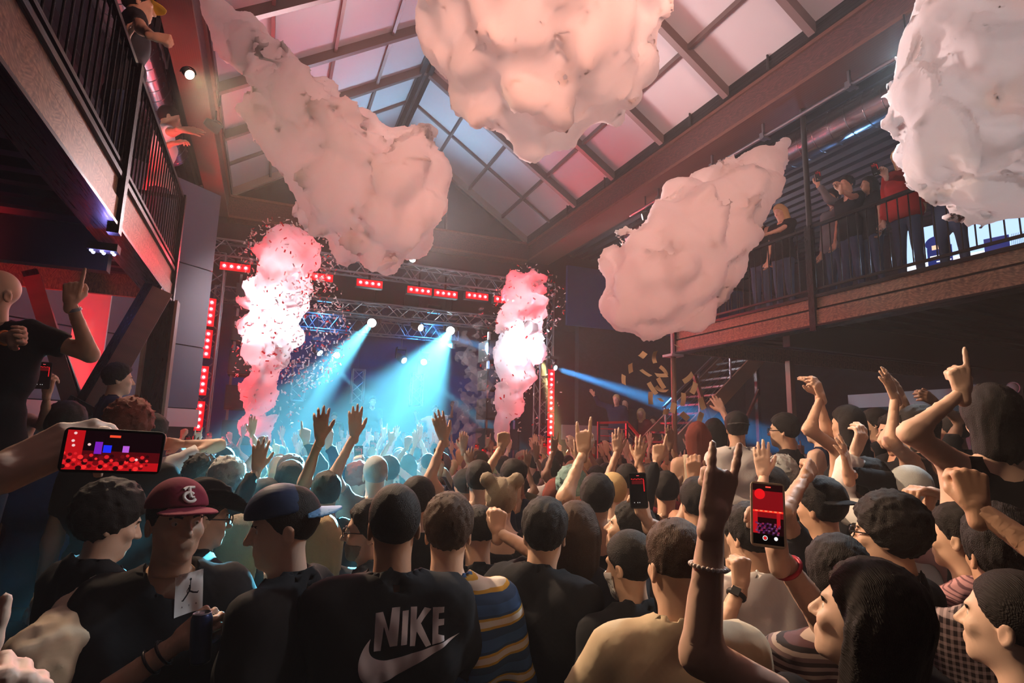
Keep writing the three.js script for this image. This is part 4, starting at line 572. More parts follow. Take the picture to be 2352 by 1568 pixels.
// man in the backwards navy cap
const navyCap = cloth(rgb(0.015, 0.03, 0.075), 0.6);
someone({ h: [655, 1212, 1.95], a: 62, hy: 26, hp: -8, w: 1.02, hair: 'buzz', skin: 3, face: true, label: 'man in a navy cap worn backwards talking in profile', top: { kind: 'tee', c: 'black' }, armR: { l: [0.3, 0.92, -0.1], pose: 'relaxed' }, extra: headCap(navyCap, true, 0.6, cloth(rgb(0.1, 0.25, 0.45), 0.5)) });
// young person with dark hair in a varsity jacket
someone({ h: [245, 1200, 2.12], a: -72, hy: -4, hp: -16, hair: 'messy', skin: 3, face: true, fem: true, label: 'dark haired youth in a black jacket with cream sleeves looking down', top: { kind: 'jacket', c: 'black' }, armL: { l: [-0.3, 0.95, -0.15], pose: 'relaxed' }, armR: { l: [0.34, 1.14, 0.06], pole: [0.5, 0.15, 1], pose: 'relaxed' },
  extra: ({ root, g, s }) => { const h = g.hands[0]; for (const hh of g.hands) { const S = V(hh.e * 0.19 * s, 1.42 * s, 0.01), f = blend([cone(S.clone().lerp(hh.E, 0.18), hh.E, 0.108 * s, 0.1 * s), cone(hh.E, hh.E.clone().lerp(hh.W, 0.9), 0.098 * s, 0.07 * s)], 0.03); const lo = [], hi = []; for (let i = 0; i < 3; i++) { const a = [S, hh.E, hh.W].map((v) => v.getComponent(i)); lo.push(Math.min(...a) - 0.13); hi.push(Math.max(...a) + 0.13); } obj('sleeve', nets((x, y, z) => f(x, y, z) - 0.012 * (noise3(x * 9, y * 9, z * 9) + 0.5 * noise3(x * 20, y * 14, z * 20)), lo, hi, 0.012), CLOTH.cream, root).userData.label = 'puffed cream sleeve'; } } });
// man in the cowboy hat
someone({ h: [466, 1190, 2.5], a: -78, hp: -6, hair: 'fade', skin: 0, face: true, glasses: true, label: 'man in a black cowboy hat and glasses in profile', top: { kind: 'jacket', c: 'black' },
  extra: ({ headAt }) => { headAt('hat_crown', nets((x, y, z) => smax(ellip([0, 0.09, 0.012], [0.088, 0.1, 0.112])(x, y, z) + 0.03 * Math.exp(-x * x * 900) * (y > 0.14 ? 1 : 0), 0.05 - y, 0.006), [-0.12, 0.02, -0.13], [0.12, 0.22, 0.15], 0.006, 1.5), CLOTH.black); headAt('hat_brim', nets((x, y, z) => smax(Math.abs(y - 0.055 - 2.6 * x * x + 0.9 * z * z) - 0.005, Math.hypot(x / 0.175, (z - 0.01) / 0.2) * 0.17 - 0.17, 0.003) * 0.7, [-0.2, -0.02, -0.22], [0.2, 0.2, 0.24], 0.006, 1.8), CLOTH.black); } });
someone({ h: [545, 1240, 2.95], a: 8, fem: true, hair: 'long', hc: 'ash', skin: 0, label: 'woman with long straight ash blond hair seen from behind', top: { kind: 'tank', c: 'black' } });
someone({ h: [738, 1240, 2.9], a: 5, fem: true, hair: 'long', hc: 'blond', skin: 3, label: 'woman with pale blond hair lit at its edge', top: { kind: 'long', c: 'charcoal' } });
someone({ h: [848, 1222, 2.5], a: 82, hair: 'short', skin: 0, face: true, glasses: true, beard: true, label: 'bearded man in clear glasses and camouflage jacket in profile', top: { kind: 'jacket', c: camoMat } });
someone({ h: [1030, 1222, 2.15], a: -2, w: 1.0, hair: 'short', hc: 'brown', skin: 0, label: 'man in a blue sweater with yellow and white stripes', top: { kind: 'long', c: stripeMat }, armR: { l: [0.3, 0.9, -0.1], pose: 'relaxed' },
  extra: ({ root, s }) => { const n = obj('necklace', new THREE.TorusGeometry(0.066 * s, 0.003, 6, 40), std(rgb(0.8, 0.55, 0.2), 0.3, 1), root); n.position.set(0, 1.5 * s, 0.01); n.rotation.x = Math.PI / 2 - 0.25; } });
someone({ h: [1098, 1228, 2.7], a: 10, hair: 'fade', skin: 0, label: 'man with a neat fade raising a fist behind the striped sweater', top: { kind: 'tee', c: 'black' }, lod: 'near', armR: { p: [1150, 1225, 2.6], pole: [1, -1, 0.2], pose: 'fist', dir: [0, 1, 0] } });
someone({ h: [962, 1155, 2.95], a: -30, hair: 'buzz', skin: 3, label: 'man with cropped hair turned away in front of the two buns', top: { kind: 'tee', c: 'black' } });
someone({ h: [1150, 1155, 3.2], a: 6, fem: true, hair: 'buns', hc: 'ash', skin: 3, label: 'woman with two blond hair buns in blue smoke', top: { kind: 'tank', c: 'black' }, lod: 'near' });
someone({ h: [1252, 1226, 2.3], a: -38, hy: 30, w: 0.9, hair: 'short', skin: 0, label: 'man in a plain black jacket with short black hair', top: { kind: 'jacket', c: 'black' } });
someone({ h: [1325, 1226, 2.5], a: -14, fem: true, hair: 'long', skin: 2, label: 'woman with long dark brown hair', hc: 'brown', top: { kind: 'jacket', c: 'charcoal' } });
someone({ h: [1405, 1134, 3.7], a: 30, hair: 'buzz', hc: 'blond', skin: 3, label: 'person with cropped bleached yellow hair', top: { kind: 'tee', c: 'white' }, lod: 'mid' });
someone({ h: [1442, 1218, 2.75], a: 74, hp: 14, hair: 'short', skin: 0, face: true, label: 'man holding up a phone with a dark red picture', top: { kind: 'tee', c: 'charcoal' }, armR: { p: [1492, 1200, 2.65], pole: [1, -0.8, 0.3], pose: 'hold', dir: [-0.15, 1, 0], palm: [-0.5, 0, -0.6] } });
someone({ h: [1448, 1300, 2.15], a: 48, hp: -10, fem: true, hair: 'tail', skin: 0, label: 'woman with a dark ponytail and a white face mask', top: { kind: 'jacket', c: 'black' },
  extra: ({ headAt }) => { headAt('face_mask', nets((x, y, z) => smax(smax(HEADS.f(x, y, z) - 0.009, -(HEADS.f(x, y, z) - 0.004), 0.002), Math.max(z + 0.035, y + 0.015, -0.125 - y), 0.004), [-0.1, -0.16, -0.15], [0.1, 0.02, 0], 0.0055, 1.5), CLOTH.white); } });
someone({ h: [1552, 1302, 1.75], a: 16, hy: 8, hair: 'fade', hc: 'brown', skin: 0, label: 'man with brown hair in a beige shirt', top: { kind: 'tee', c: 'beige' }, w: 1.0, armL: { l: [-0.32, 0.95, -0.1], pose: 'relaxed' } });
// woman with both arms up
const filmTex = canvasTex(256, 512, (c, w, h) => { c.fillStyle = '#1a0204'; c.fillRect(0, 0, w, h); c.fillStyle = '#7a0810'; c.fillRect(0, 60, w, 230); c.fillStyle = '#e01018'; c.beginPath(); c.arc(60, 90, 46, 0, 7); c.fill(); c.fillStyle = '#ff3020'; c.fillRect(0, 228, w, 16); c.fillStyle = '#ff9060'; for (let i = 0; i < 6; i++) c.fillRect(20 + i * 40, 230, 22, 8); c.fillStyle = '#b01018'; c.fillRect(0, 244, 40, 180); c.fillRect(200, 244, 30, 120); c.fillStyle = '#5a2050'; for (let i = 0; i < 40; i++) { c.fillStyle = ['#5a2050', '#30103a', '#6a3a60', '#802040'][i % 4]; c.fillRect(20 + (i * 53) % 200, 330 + (i * 31) % 90, 18, 14); } c.fillStyle = '#000'; c.fillRect(0, 430, w, 82); c.strokeStyle = '#fff'; c.lineWidth = 5; c.beginPath(); c.arc(100, 460, 18, 0, 7); c.stroke(); c.fillStyle = '#e02020'; c.beginPath(); c.arc(100, 460, 12, 0, 7); c.fill(); c.fillStyle = '#eee'; c.beginPath(); c.arc(190, 458, 16, 0, 7); c.fill(); c.fillStyle = '#ff5040'; c.fillRect(110, 18, 46, 12); });
const darkTex = canvasTex(256, 512, (c, w, h) => { c.fillStyle = '#050203'; c.fillRect(0, 0, w, h); c.fillStyle = '#ff2028'; for (let i = 0; i < 8; i++) c.fillRect(22 + i * 27, 74 + (i % 2) * 4, 16, 12); for (let i = 0; i < 9; i++) c.fillRect(218, 96 + i * 20, 16, 14); c.fillStyle = '#50080c'; c.fillRect(30, 100, 180, 60); c.fillStyle = '#f06060'; c.fillRect(112, 24, 44, 10); c.fillStyle = '#ddd'; for (const x of [54, 108, 140]) { c.beginPath(); c.arc(x, 440, 7, 0, 7); c.fill(); } });
const wideTex = canvasTex(256, 512, (c, hh, ww) => { const w = 512, h = 256; c.translate(256, 0); c.rotate(Math.PI / 2); c.fillStyle = '#120206'; c.fillRect(0, 0, w, h); c.fillStyle = '#c01018'; c.fillRect(0, 0, 90, h); c.fillRect(0, 190, w, 66); c.fillStyle = '#50060c'; c.fillRect(90, 130, w, 70); for (let i = 0; i < 60; i++) { c.fillStyle = ['#ff3030', '#700a10', '#e02028', '#2a0408'][i % 4]; c.beginPath(); c.arc((i * 83) % 470, 150 + (i * 37) % 100, 8 + i % 9, 0, 7); c.fill(); } c.fillStyle = '#8020c0'; c.fillRect(150, 70, 40, 80); c.fillStyle = '#2030ff'; c.fillRect(196, 90, 44, 50); c.fillStyle = '#c060e0'; c.fillRect(300, 90, 36, 44); c.fillStyle = '#ff5030'; c.fillRect(220, 22, 60, 16); c.fillStyle = '#ffd0d0'; for (const [x, y] of [[40, 20], [34, 70], [40, 100], [385, 180], [120, 90]]) { c.beginPath(); c.arc(x, y, 9, 0, 7); c.fill(); } });
const screenMat = (t, e) => new THREE.MeshStandardMaterial({ color: 0x000000, emissive: 0xffffff, emissiveMap: t, emissiveIntensity: e, roughness: 0.2 });
const SCREENS = { film: screenMat(filmTex, 1.1), dark: screenMat(darkTex, 1.1), wide: screenMat(wideTex, 0.9) };
const phoneBody = new THREE.ExtrudeGeometry((() => { const s = new THREE.Shape(), w = 0.0375, h = 0.076, r = 0.01; s.moveTo(-w + r, -h); s.lineTo(w - r, -h); s.quadraticCurveTo(w, -h, w, -h + r); s.lineTo(w, h - r); s.quadraticCurveTo(w, h, w - r, h); s.lineTo(-w + r, h); s.quadraticCurveTo(-w, h, -w, h - r); s.lineTo(-w, -h + r); s.quadraticCurveTo(-w, -h, -w + r, -h); return s; })(), { depth: 0.006, bevelEnabled: true, bevelSize: 0.0015, bevelThickness: 0.0015, bevelSegments: 2, curveSegments: 5 }).translate(0, 0, -0.0075);
const phoneFace = new THREE.PlaneGeometry(0.068, 0.144).translate(0, 0, 0.0003);
function phone(p, towards, roll, label, scr, group, caseMat = MAT.black) {   // the screen looks along +z, turned to "towards"
  const t = thing('phone', label, 'phone', p, group); t.lookAt(towards); t.rotateZ(roll); obj('phone_body', phoneBody, caseMat, t); obj('screen', phoneFace, SCREENS[scr], t); obj('camera_bump', box(0.026, 0.026, 0.003, 0.016, 0.055, -0.0095), MAT.darkSteel, t); return t;
}
const pearl = std(rgb(0.75, 0.68, 0.62), 0.25);
someone({ h: [1985, 1425, 1.3], a: 50, hy: 20, hp: 14, fem: true, hair: 'long', skin: 3, face: true, label: 'woman with long black hair raising both arms with a pearl bracelet', top: { kind: 'tee', c: 'black' },
  armL: { p: [1636, 1200, 1.22], pole: [-1, -0.5, -0.2], pose: 'horns', dir: [0.42, 1, -0.1], palm: [0, 0, -1], sleeve: 0.35 }, armR: { p: [1792, 1280, 1.5], pole: [1, -1, -0.2], pose: 'hold', dir: [-0.1, 1, -0.05], palm: [-0.8, 0, -0.2], sleeve: 0.35 },
  extra: ({ root, g }) => { const h = g.hands[1]; const d = h.W.clone().sub(h.E).normalize(), b = new THREE.Group(); b.name = 'bracelet'; root.add(b); b.position.copy(h.E).lerp(h.W, 0.66); b.quaternion.setFromUnitVectors(V(0, 0, 1), d); for (let i = 0; i < 24; i++) { const t = i / 24 * 6.283; obj('pearl', new THREE.SphereGeometry(0.0048, 8, 6), pearl, b).position.set(Math.cos(t) * 0.036, Math.sin(t) * 0.036, 0); } const h2 = g.hands[0], c = obj('bracelet', new THREE.TorusGeometry(0.034, 0.006, 6, 24), std(rgb(0.4, 0.03, 0.05), 0.3, 0.4), root); c.position.copy(h2.E).lerp(h2.W, 0.85); c.quaternion.setFromUnitVectors(V(0, 0, 1), h2.W.clone().sub(h2.E).normalize()); } });
phone(at(1764, 1180, { d: 1.42 }), EYE.clone().add(V(0.25, 0.3, 0)), -0.06, 'phone in a pale case filming the red stage held by the pearl bracelet woman', 'film', null, std(rgb(0.35, 0.26, 0.18), 0.6));
phone(at(1466, 1126, { d: 2.6 }), EYE.clone(), 0.06, 'black phone showing a dark picture edged in red held above the crowd', 'dark');
someone({ h: [1722, 1232, 2.45], a: 40, hair: 'short', skin: 0, label: 'man in a white knit sweater raising a fist with a watch', top: { kind: 'long', c: 'white' }, armL: { p: [1697, 1352, 2.2], pole: [-0.6, -1, -0.3], pose: 'fist', dir: [0.1, 1, 0], sleeve: 1.25 },
  extra: ({ root, g }) => { const h = g.hands[1], w = obj('watch', merge([new THREE.TorusGeometry(0.032, 0.006, 6, 24).scale(1, 1, 1.6), box(0.012, 0.03, 0.03, -0.036, 0, 0)]), MAT.black, root); w.position.copy(h.E).lerp(h.W, 0.9); w.quaternion.setFromUnitVectors(V(0, 0, 1), h.W.clone().sub(h.E).normalize()); } });
someone({ h: [1925, 1335, 1.78], a: 25, hair: 'short', skin: 0, label: 'person in a ribbed brown and cream striped shirt', top: { kind: 'tee', c: ribMat }, armL: { l: [-0.36, 1.05, -0.25], pose: 'relaxed', sleeve: 0.95 } });
someone({ h: [2040, 1228, 2.1], a: 74, hair: 'messy', skin: 0, face: true, glasses: true, label: 'man with black glasses and thick black hair looking at the stage', top: { kind: 'tee', c: 'black' } });
someone({ h: [2205, 1236, 2.35], a: 70, hair: 'fade', skin: 0, face: true, label: 'man in a pink striped shirt lit red', top: { kind: 'tee', c: pinkMat } });
someone({ h: [2322, 1432, 1.42], a: 72, hp: 6, hair: 'buzz', skin: 3, face: true, label: 'young man with cropped hair and a bare face watching the stage', top: { kind: 'tee', c: 'denim' } });
someone({ h: [2300, 1275, 1.72], a: 25, hair: 'short', skin: 1, label: 'man in a plaid shirt with his fist high', top: { kind: 'tee', c: plaidMat }, armR: { p: [2256, 1175, 1.62], pole: [1, -1, 0.3], pose: 'fist', dir: [0, 1, -0.1], sleeve: 0.7 } });
someone({ h: [2345, 1150, 2.45], a: 82, hair: 'short', skin: 3, face: true, beard: true, label: 'bearded man in a pale blue shirt', top: { kind: 'tee', c: 'white' } });
someone({ h: [2250, 1190, 2.9], a: 40, hair: 'fade', skin: 1, label: 'man in a pink cuffed shirt stretching one hand forward', top: { kind: 'long', c: 'pink' }, lod: 'mid', armL: { p: [2140, 1138, 2.8], pole: [-0.3, -1, 0], pose: 'claw', dir: [-1, 0.25, -0.2], palm: [0, -1, 0], sleeve: 1.7 } });
someone({ h: [1985, 1120, 3.2], a: 78, hair: 'messy', skin: 0, face: true, label: 'man with tousled black hair holding up a red lit hand', top: { kind: 'long', c: 'black' }, lod: 'mid', armL: { p: [1955, 1090, 3.05], pole: [0.4, -1, 0.3], pose: 'spread', dir: [-0.12, 1, 0] } });
someone({ h: [2085, 1132, 3.05], a: 60, hair: 'buzz', hc: 'grey', skin: 3, label: 'man with grey cropped hair in a white jacket with one arm stretched', top: { kind: 'jacket', c: 'white' }, lod: 'mid', armL: { p: [1962, 1042, 3.2], pole: [-0.3, -1, 0], pose: 'relaxed' } });
someone({ h: [1885, 1168, 2.75], a: 55, hair: 'short', skin: 1, label: 'man in a black cap pushing up a fist', top: { kind: 'tee', c: 'charcoal' }, lod: 'mid', armL: { p: [1848, 1098, 2.65], pole: [-1, -1, 0.2], pose: 'fist' }, extra: headCap(CLOTH.black, true) });
someone({ h: [1680, 1228, 2.95], a: 74, hp: 20, hair: 'short', skin: 0, face: true, label: 'man tipping his head back beside the raised phone', top: { kind: 'tee', c: 'black' } });
someone({ h: [1602, 1158, 3.15], a: 20, hair: 'short', skin: 1, label: 'man with neat black hair and an orange lit ear', top: { kind: 'tee', c: 'black' }, lod: 'mid' });
// raised platforms at the sides carry the people who stand higher
for (const [n, l, x0, x1, z0, z1, h] of [['platform', 'low black platform by the balcony column', -3.6, -0.95, -6.0, -4.25, 0.82], ['platform', 'black booth top under the bald man', -3.0, -0.95, -4.2, -3.2, 0.99], ['platform', 'low black platform under the balcony by the stair', 2.15, 6.3, -3.4, -1.0, 0.45]]) { const t = thing(n, l, 'platform'); obj('deck', span(x0, x1, h - 0.06, h, z0, z1), MAT.black, t); obj('skirt', span(x0 + 0.02, x1 - 0.02, 0, h - 0.06, z0 + 0.02, z1 - 0.02), MAT.rubber, t); }
someone({ h: [-12, 676, 2.9], s: 1.02, a: 150, hy: -30, hair: 'bald', skin: 0, face: true, beard: true, w: 1.05, label: 'bald bearded man on the platform pointing one finger up', top: { kind: 'tee', c: 'black' }, armL: { p: [165, 700, 2.9], pole: [-0.9, -0.7, 0.2], pose: 'point', dir: [0, 1, 0], palm: [0, 0, -1] }, armR: { p: [40, 775, 2.6], pole: [1, -0.6, 0], pose: 'relaxed' },
  extra: ({ root, g }) => { for (const [i, m] of [[0, std(rgb(0.7, 0.22, 0.05), 0.5)], [1, MAT.alu]]) { const h = g.hands[i], b = obj('wristband', new THREE.TorusGeometry(0.031, 0.005, 6, 24).scale(1, 1, 1.8), m, root); b.position.copy(h.E).lerp(h.W, 0.9); b.quaternion.setFromUnitVectors(V(0, 0, 1), h.W.clone().sub(h.E).normalize()); } } });
someone({ h: [28, 905, 3.7], y0: 0.82, a: -40, fem: true, hair: 'long', skin: 0, label: 'woman in a green top filming with a phone by the Y brace', top: { kind: 'tank', c: 'green' }, lod: 'mid', armR: { p: [108, 905, 3.45], pole: [0.4, -1, 0], pose: 'hold', dir: [0, 1, 0] } });
phone(at(98, 862, { d: 3.35 }), EYE.clone(), 0.02, 'phone with a red picture held by the woman in the green top', 'dark');
someone({ h: [272, 872, 4.6], y0: 0.82, a: -80, hair: 'short', skin: 0, face: true, label: 'man in a dark blue shirt in profile before the grey wall panels', top: { kind: 'tee', c: 'navy' } });
someone({ h: [296, 985, 3.4], a: -20, hair: 'curly', hc: 'red', skin: 1, label: 'person with dark red curly hair', top: { kind: 'tee', c: 'black' }, lod: 'mid' });
someone({ h: [348, 1000, 4.0], y0: 0.2, a: -35, hair: 'short', skin: 0, label: 'man in a white shirt with a hand to his face', top: { kind: 'tee', c: 'white' }, lod: 'mid', armR: { l: [0.12, 1.6, -0.14], pose: 'relaxed' } });
someone({ h: [462, 1098, 3.75], a: -20, hair: 'curly', skin: 3, label: 'person with black curls catching light', top: { kind: 'tee', c: 'charcoal' }, lod: 'mid' });
someone({ h: [520, 1108, 3.45], a: -5, hair: 'curly', hc: 'grey', skin: 3, label: 'person with curly hair and a white striped shirt in cyan light', top: { kind: 'tee', c: tealStripeMat }, lod: 'mid' });
someone({ h: [150, 985, 3.6], a: -20, hair: 'short', skin: 0, label: 'man with a shiny parting behind the held up phone', top: { kind: 'tee', c: 'blue' }, lod: 'mid' });
// hand with the phone, close by
someone({ h: [-640, 985, 1.25], a: -35, hair: 'short', skin: 3, label: 'person reaching in with a phone held sideways', top: { kind: 'tee', c: 'black' }, armR: { p: [4, 1092, 1.0], pole: [0.2, -1, 0.2], pose: 'relaxed', dir: [0.84, 0.55, -0.12], palm: [0.25, -0.65, -0.7] } });
phone(at(262, 1036, { d: 1.06 }), EYE.clone(), Math.PI / 2 - 0.04, 'black phone held sideways filming the stage', 'wide');
someone({ h: [-640, 1300, 0.85], a: -20, hair: 'short', skin: 3, label: 'person with one finger raised at the edge of the crowd', top: { kind: 'tee', c: 'black' }, armR: { p: [-45, 1790, 0.72], pole: [0.4, -1, 0.2], pose: 'point', dir: [0.18, 1, -0.1], palm: [-0.4, 0, -1] } });
// performers
const ST = (px, py, zz, o) => someone({ h: [px, py], k: { z: zz }, y0: 1.05, lod: 'mid', ...o });
ST(1000, 942, -14.2, { turn: 178, skin: 4, hair: 'buzz', label: 'performer in a white shirt with both arms spread on stage', top: { kind: 'tee', c: 'white', hem: 0.72 }, armL: { l: [0 - 0.42, 1.74, -0.05], pose: 'spread' }, armR: { l: [0.5, 1.5, -0.05], pose: 'open' } });
ST(768, 957, -14.6, { turn: 170, hp: -20, skin: 3, hair: 'buzz', label: 'man in a black jacket looking down on stage', top: { kind: 'jacket', c: 'black' } });
ST(856, 922, -16.8, { turn: 178, skin: 3, hair: 'short', label: 'disc jockey with a pale face at the back of the stage', top: { kind: 'tee', c: 'black' } });
ST(1022, 966, -15.6, { turn: 178, skin: 0, hair: 'short', label: 'stagehand in black behind the performer', top: { kind: 'tee', c: 'black' } });
// ---------- more people placed by their raised hands ----------
const MID = (px, py, d, o) => someone({ h: [px, py, d], lod: 'mid', a: 0, ...o });
MID(748, 1135, 3.6, { hair: 'short', skin: 1, label: 'broad haired man lifting an open hand in the cyan beam', top: { kind: 'tee', c: 'black' }, armL: { p: [736, 1003, 3.45], pole: [-0.5, -1, 0.2], pose: 'spread', dir: [-0.05, 1, 0] } });
MID(862, 1092, 4.1, { hair: 'buzz', hc: 'grey', skin: 3, label: 'grey haired man lifting an open hand edged with light', top: { kind: 'tee', c: 'grey' }, armL: { p: [812, 1003, 3.9], pole: [-0.5, -1, 0.2], pose: 'open', dir: [-0.05, 1, 0.05] } });
MID(608, 1150, 3.55, { hair: 'short', skin: 0, label: 'person in a tight black sleeve waving a spread hand', top: { kind: 'long', c: 'black' }, armL: { p: [588, 1082, 3.4], pole: [-0.4, -1, 0.2], pose: 'spread', dir: [0.05, 1, 0] } });
MID(665, 1110, 3.7, { hair: 'short', skin: 2, label: 'man with a round black haircut in a cream shirt', top: { kind: 'tee', c: 'cream' } });
MID(1100, 1105, 4.1, { hair: 'short', skin: 3, label: 'person in blue smoke stretching a long arm', top: { kind: 'tee', c: 'navy' }, armL: { p: [1018, 1012, 4.0], pole: [-0.3, -1, 0.2], pose: 'open', dir: [-0.35, 1, 0] } });
MID(1178, 1100, 4.3, { hair: 'short', skin: 0, label: 'person in a dark blue sleeve raising a tattooed fist', top: { kind: 'tee', c: 'navy' }, armL: { p: [1150, 1030, 4.2], pole: [-0.4, -1, 0.2], pose: 'fist', dir: [0.1, 1, 0], sleeve: 0.9 } });
MID(1372, 1150, 3.15, { hair: 'short', skin: 0, fem: true, label: 'person pointing two fingers high above the dark heads', top: { kind: 'tank', c: 'black' }, armL: { p: [1338, 1042, 3.1], pole: [-0.3, -1, 0.2], pose: 'horns', dir: [0, 1, 0] } });
MID(1440, 1105, 4.9, { hair: 'short', skin: 0, label: 'person lifting one orange lit hand beside the barrier', top: { kind: 'tee', c: 'olive' }, armL: { p: [1416, 1040, 4.8], pole: [-0.3, -1, 0.2], pose: 'open', dir: [0, 1, 0] } });
MID(1500, 1110, 4.5, { hair: 'short', skin: 1, label: 'person with a wide spread hand over the crowd', top: { kind: 'tee', c: 'maroon' }, armR: { p: [1468, 1062, 4.4], pole: [0.3, -1, 0.2], pose: 'spread', dir: [0.2, 1, 0] } });
MID(1530, 1130, 4.05, { hair: 'short', skin: 0, label: 'person in a long black sleeve with a pointing hand', top: { kind: 'long', c: 'black' }, armL: { p: [1508, 1060, 3.9], pole: [-0.3, -1, 0.2], pose: 'point', dir: [0.2, 1, 0] } });
MID(1620, 1120, 3.7, { hair: 'tail', fem: true, skin: 2, label: 'woman with a ponytail curling her fingers high', top: { kind: 'tank', c: 'red' }, armL: { p: [1592, 1105, 3.5], pole: [-0.3, -1, 0.2], pose: 'claw', dir: [0, 1, 0] } });
MID(1775, 1130, 3.5, { hair: 'short', skin: 3, label: 'person with a bare forearm and flat open hand', top: { kind: 'tee', c: 'charcoal' }, armL: { p: [1752, 1095, 3.4], pole: [-0.3, -1, 0.2], pose: 'open', dir: [-0.05, 1, 0] } });
MID(1797, 1098, 4.1, { hair: 'curly', hc: 'grey', skin: 3, label: 'man with short silver curls', top: { kind: 'tee', c: 'grey' } });
MID(1312, 1120, 4.0, { hair: 'curly', hc: 'teal', skin: 3, label: 'person with faded green curls', top: { kind: 'tee', c: 'grey' } });
MID(1830, 1190, 3.1, { hair: 'short', skin: 0, a: 30, label: 'person resting a hand on the back of his head', top: { kind: 'tee', c: 'black' }, armL: { p: [1835, 1140, 3.15], pole: [-1, -0.2, 0.2], pose: 'relaxed' } });
// people on the platform by the stair
const PLAT = (px, py, d, o) => someone({ h: [px, py, d], lod: 'mid', ...o });
PLAT(1880, 985, 4.75, { y0: 0.45, s: 0.98, a: 70, fem: true, hair: 'tail', skin: 3, face: true, label: 'woman in profile with black hair under the balcony', top: { kind: 'tank', c: 'navy' } });
PLAT(1945, 975, 4.0, { s: 0.98, a: 60, fem: true, hair: 'long', skin: 0, label: 'woman with both arms bent high over her head', top: { kind: 'tank', c: 'black' }, armL: { p: [1885, 915, 3.9], pole: [-0.5, -1, 0], pose: 'relaxed', dir: [-0.4, 1, 0] }, armR: { p: [1878, 905, 4.1], pole: [0.4, -1, 0], pose: 'relaxed', dir: [-0.6, 0.8, 0] } });
PLAT(2105, 985, 3.5, { s: 0.98, a: 66, fem: true, hair: 'bob', skin: 0, face: true, label: 'woman in a sequin top stretching both arms towards the stage', top: { kind: 'tank', c: std(rgb(0.1, 0.08, 0.07), 0.25, 0.8, { bumpMap: rep(hairBump, 3), bumpScale: 0.01 }) }, armL: { p: [2055, 918, 3.3], pole: [-0.2, -1, 0], pose: 'open', dir: [-0.5, 1, 0] }, armR: { p: [2072, 925, 3.6], pole: [0.2, -1, 0], pose: 'open', dir: [-0.6, 1, 0] } });
PLAT(2275, 965, 2.5, { s: 1.04, a: 30, w: 1.1, fem: true, hair: 'bob', skin: 3, label: 'person in a black tank top with a tattooed arm straight up', top: { kind: 'tank', c: 'black' }, armL: { p: [2204, 905, 2.4], pole: [-1, -0.6, 0.2], pose: 'point', dir: [-0.1, 1, 0] } });
PLAT(2010, 975, 4.7, { s: 0.97, a: 80, hair: 'short', skin: 0, face: true, beard: true, label: 'bearded man before the pale window', top: { kind: 'tee', c: 'black' } });
PLAT(2050, 995, 4.2, { s: 0.97, a: 120, hair: 'curly', skin: 1, face: true, label: 'man with a red lit face beside the sequin top', top: { kind: 'tee', c: 'black' } });
PLAT(2190, 990, 4.1, { s: 0.97, a: 60, hair: 'short', skin: 4, label: 'man in the dark with one bent arm by the window', top: { kind: 'tee', c: 'black' }, armL: { p: [2150, 925, 4.0], pole: [0.6, -1, 0], pose: 'claw', dir: [-1, 0.4, 0] } });
PLAT(2342, 1062, 3.2, { a: 60, hair: 'short', skin: 3, label: 'person holding a phone edge on beside the tank top', top: { kind: 'tee', c: 'black' }, armL: { p: [2300, 1042, 3.1], pole: [0.4, -1, 0], pose: 'hold', dir: [-0.3, 1, 0] } });
PLAT(1800, 990, 5.0, { y0: 0.3, a: 75, hair: 'short', skin: 0, face: true, glasses: true, label: 'man with glasses and a printed black shirt near the tan post', top: { kind: 'tee', c: 'black' } });
PLAT(1692, 985, 5.2, { y0: 0.3, a: 10, hair: 'short', skin: 0, label: 'man in a white shirt and patterned cap by the stair', top: { kind: 'tee', c: 'white' }, extra: headCap(camoMat, true) });
PLAT(1640, 995, 6.0, { y0: 0.3, a: 10, fem: true, hair: 'long', skin: 0, label: 'woman with long dark hair at the foot of the stair raising a hand', top: { kind: 'tank', c: 'cream' }, armR: { p: [1660, 945, 5.9], pole: [0.3, -1, 0], pose: 'open' } });
PLAT(1602, 1005, 5.5, { y0: 0.3, a: 15, fem: true, hair: 'long', hc: 'red', skin: 0, label: 'woman with red tinted long hair at the foot of the stair', top: { kind: 'tank', c: 'cream' } });
// beside the stage, on the side platform
for (const [px, py, o] of [[1416, 918, { hc: 'blond', label: 'smiling man with fair hair leaning on the side stage', top: { kind: 'jacket', c: 'navy' }, armR: { l: [0.5, 1.75, -0.2], pose: 'open' } }], [1436, 926, { label: 'man in black on the side stage facing the fair man', top: { kind: 'jacket', c: 'black' } }], [1472, 950, { fem: true, label: 'person in a brown coat on the side stage', hair: 'long', hc: 'blond', top: { kind: 'jacket', c: 'maroon' } }], [1500, 968, { label: 'bearded man in black resting on the side rail', beard: true, top: { kind: 'tee', c: 'black' } }]]) someone({ h: [px, py], k: { z: -12.0 }, s: 1, turn: 130, hair: 'short', skin: 0, lod: 'far', ...o });
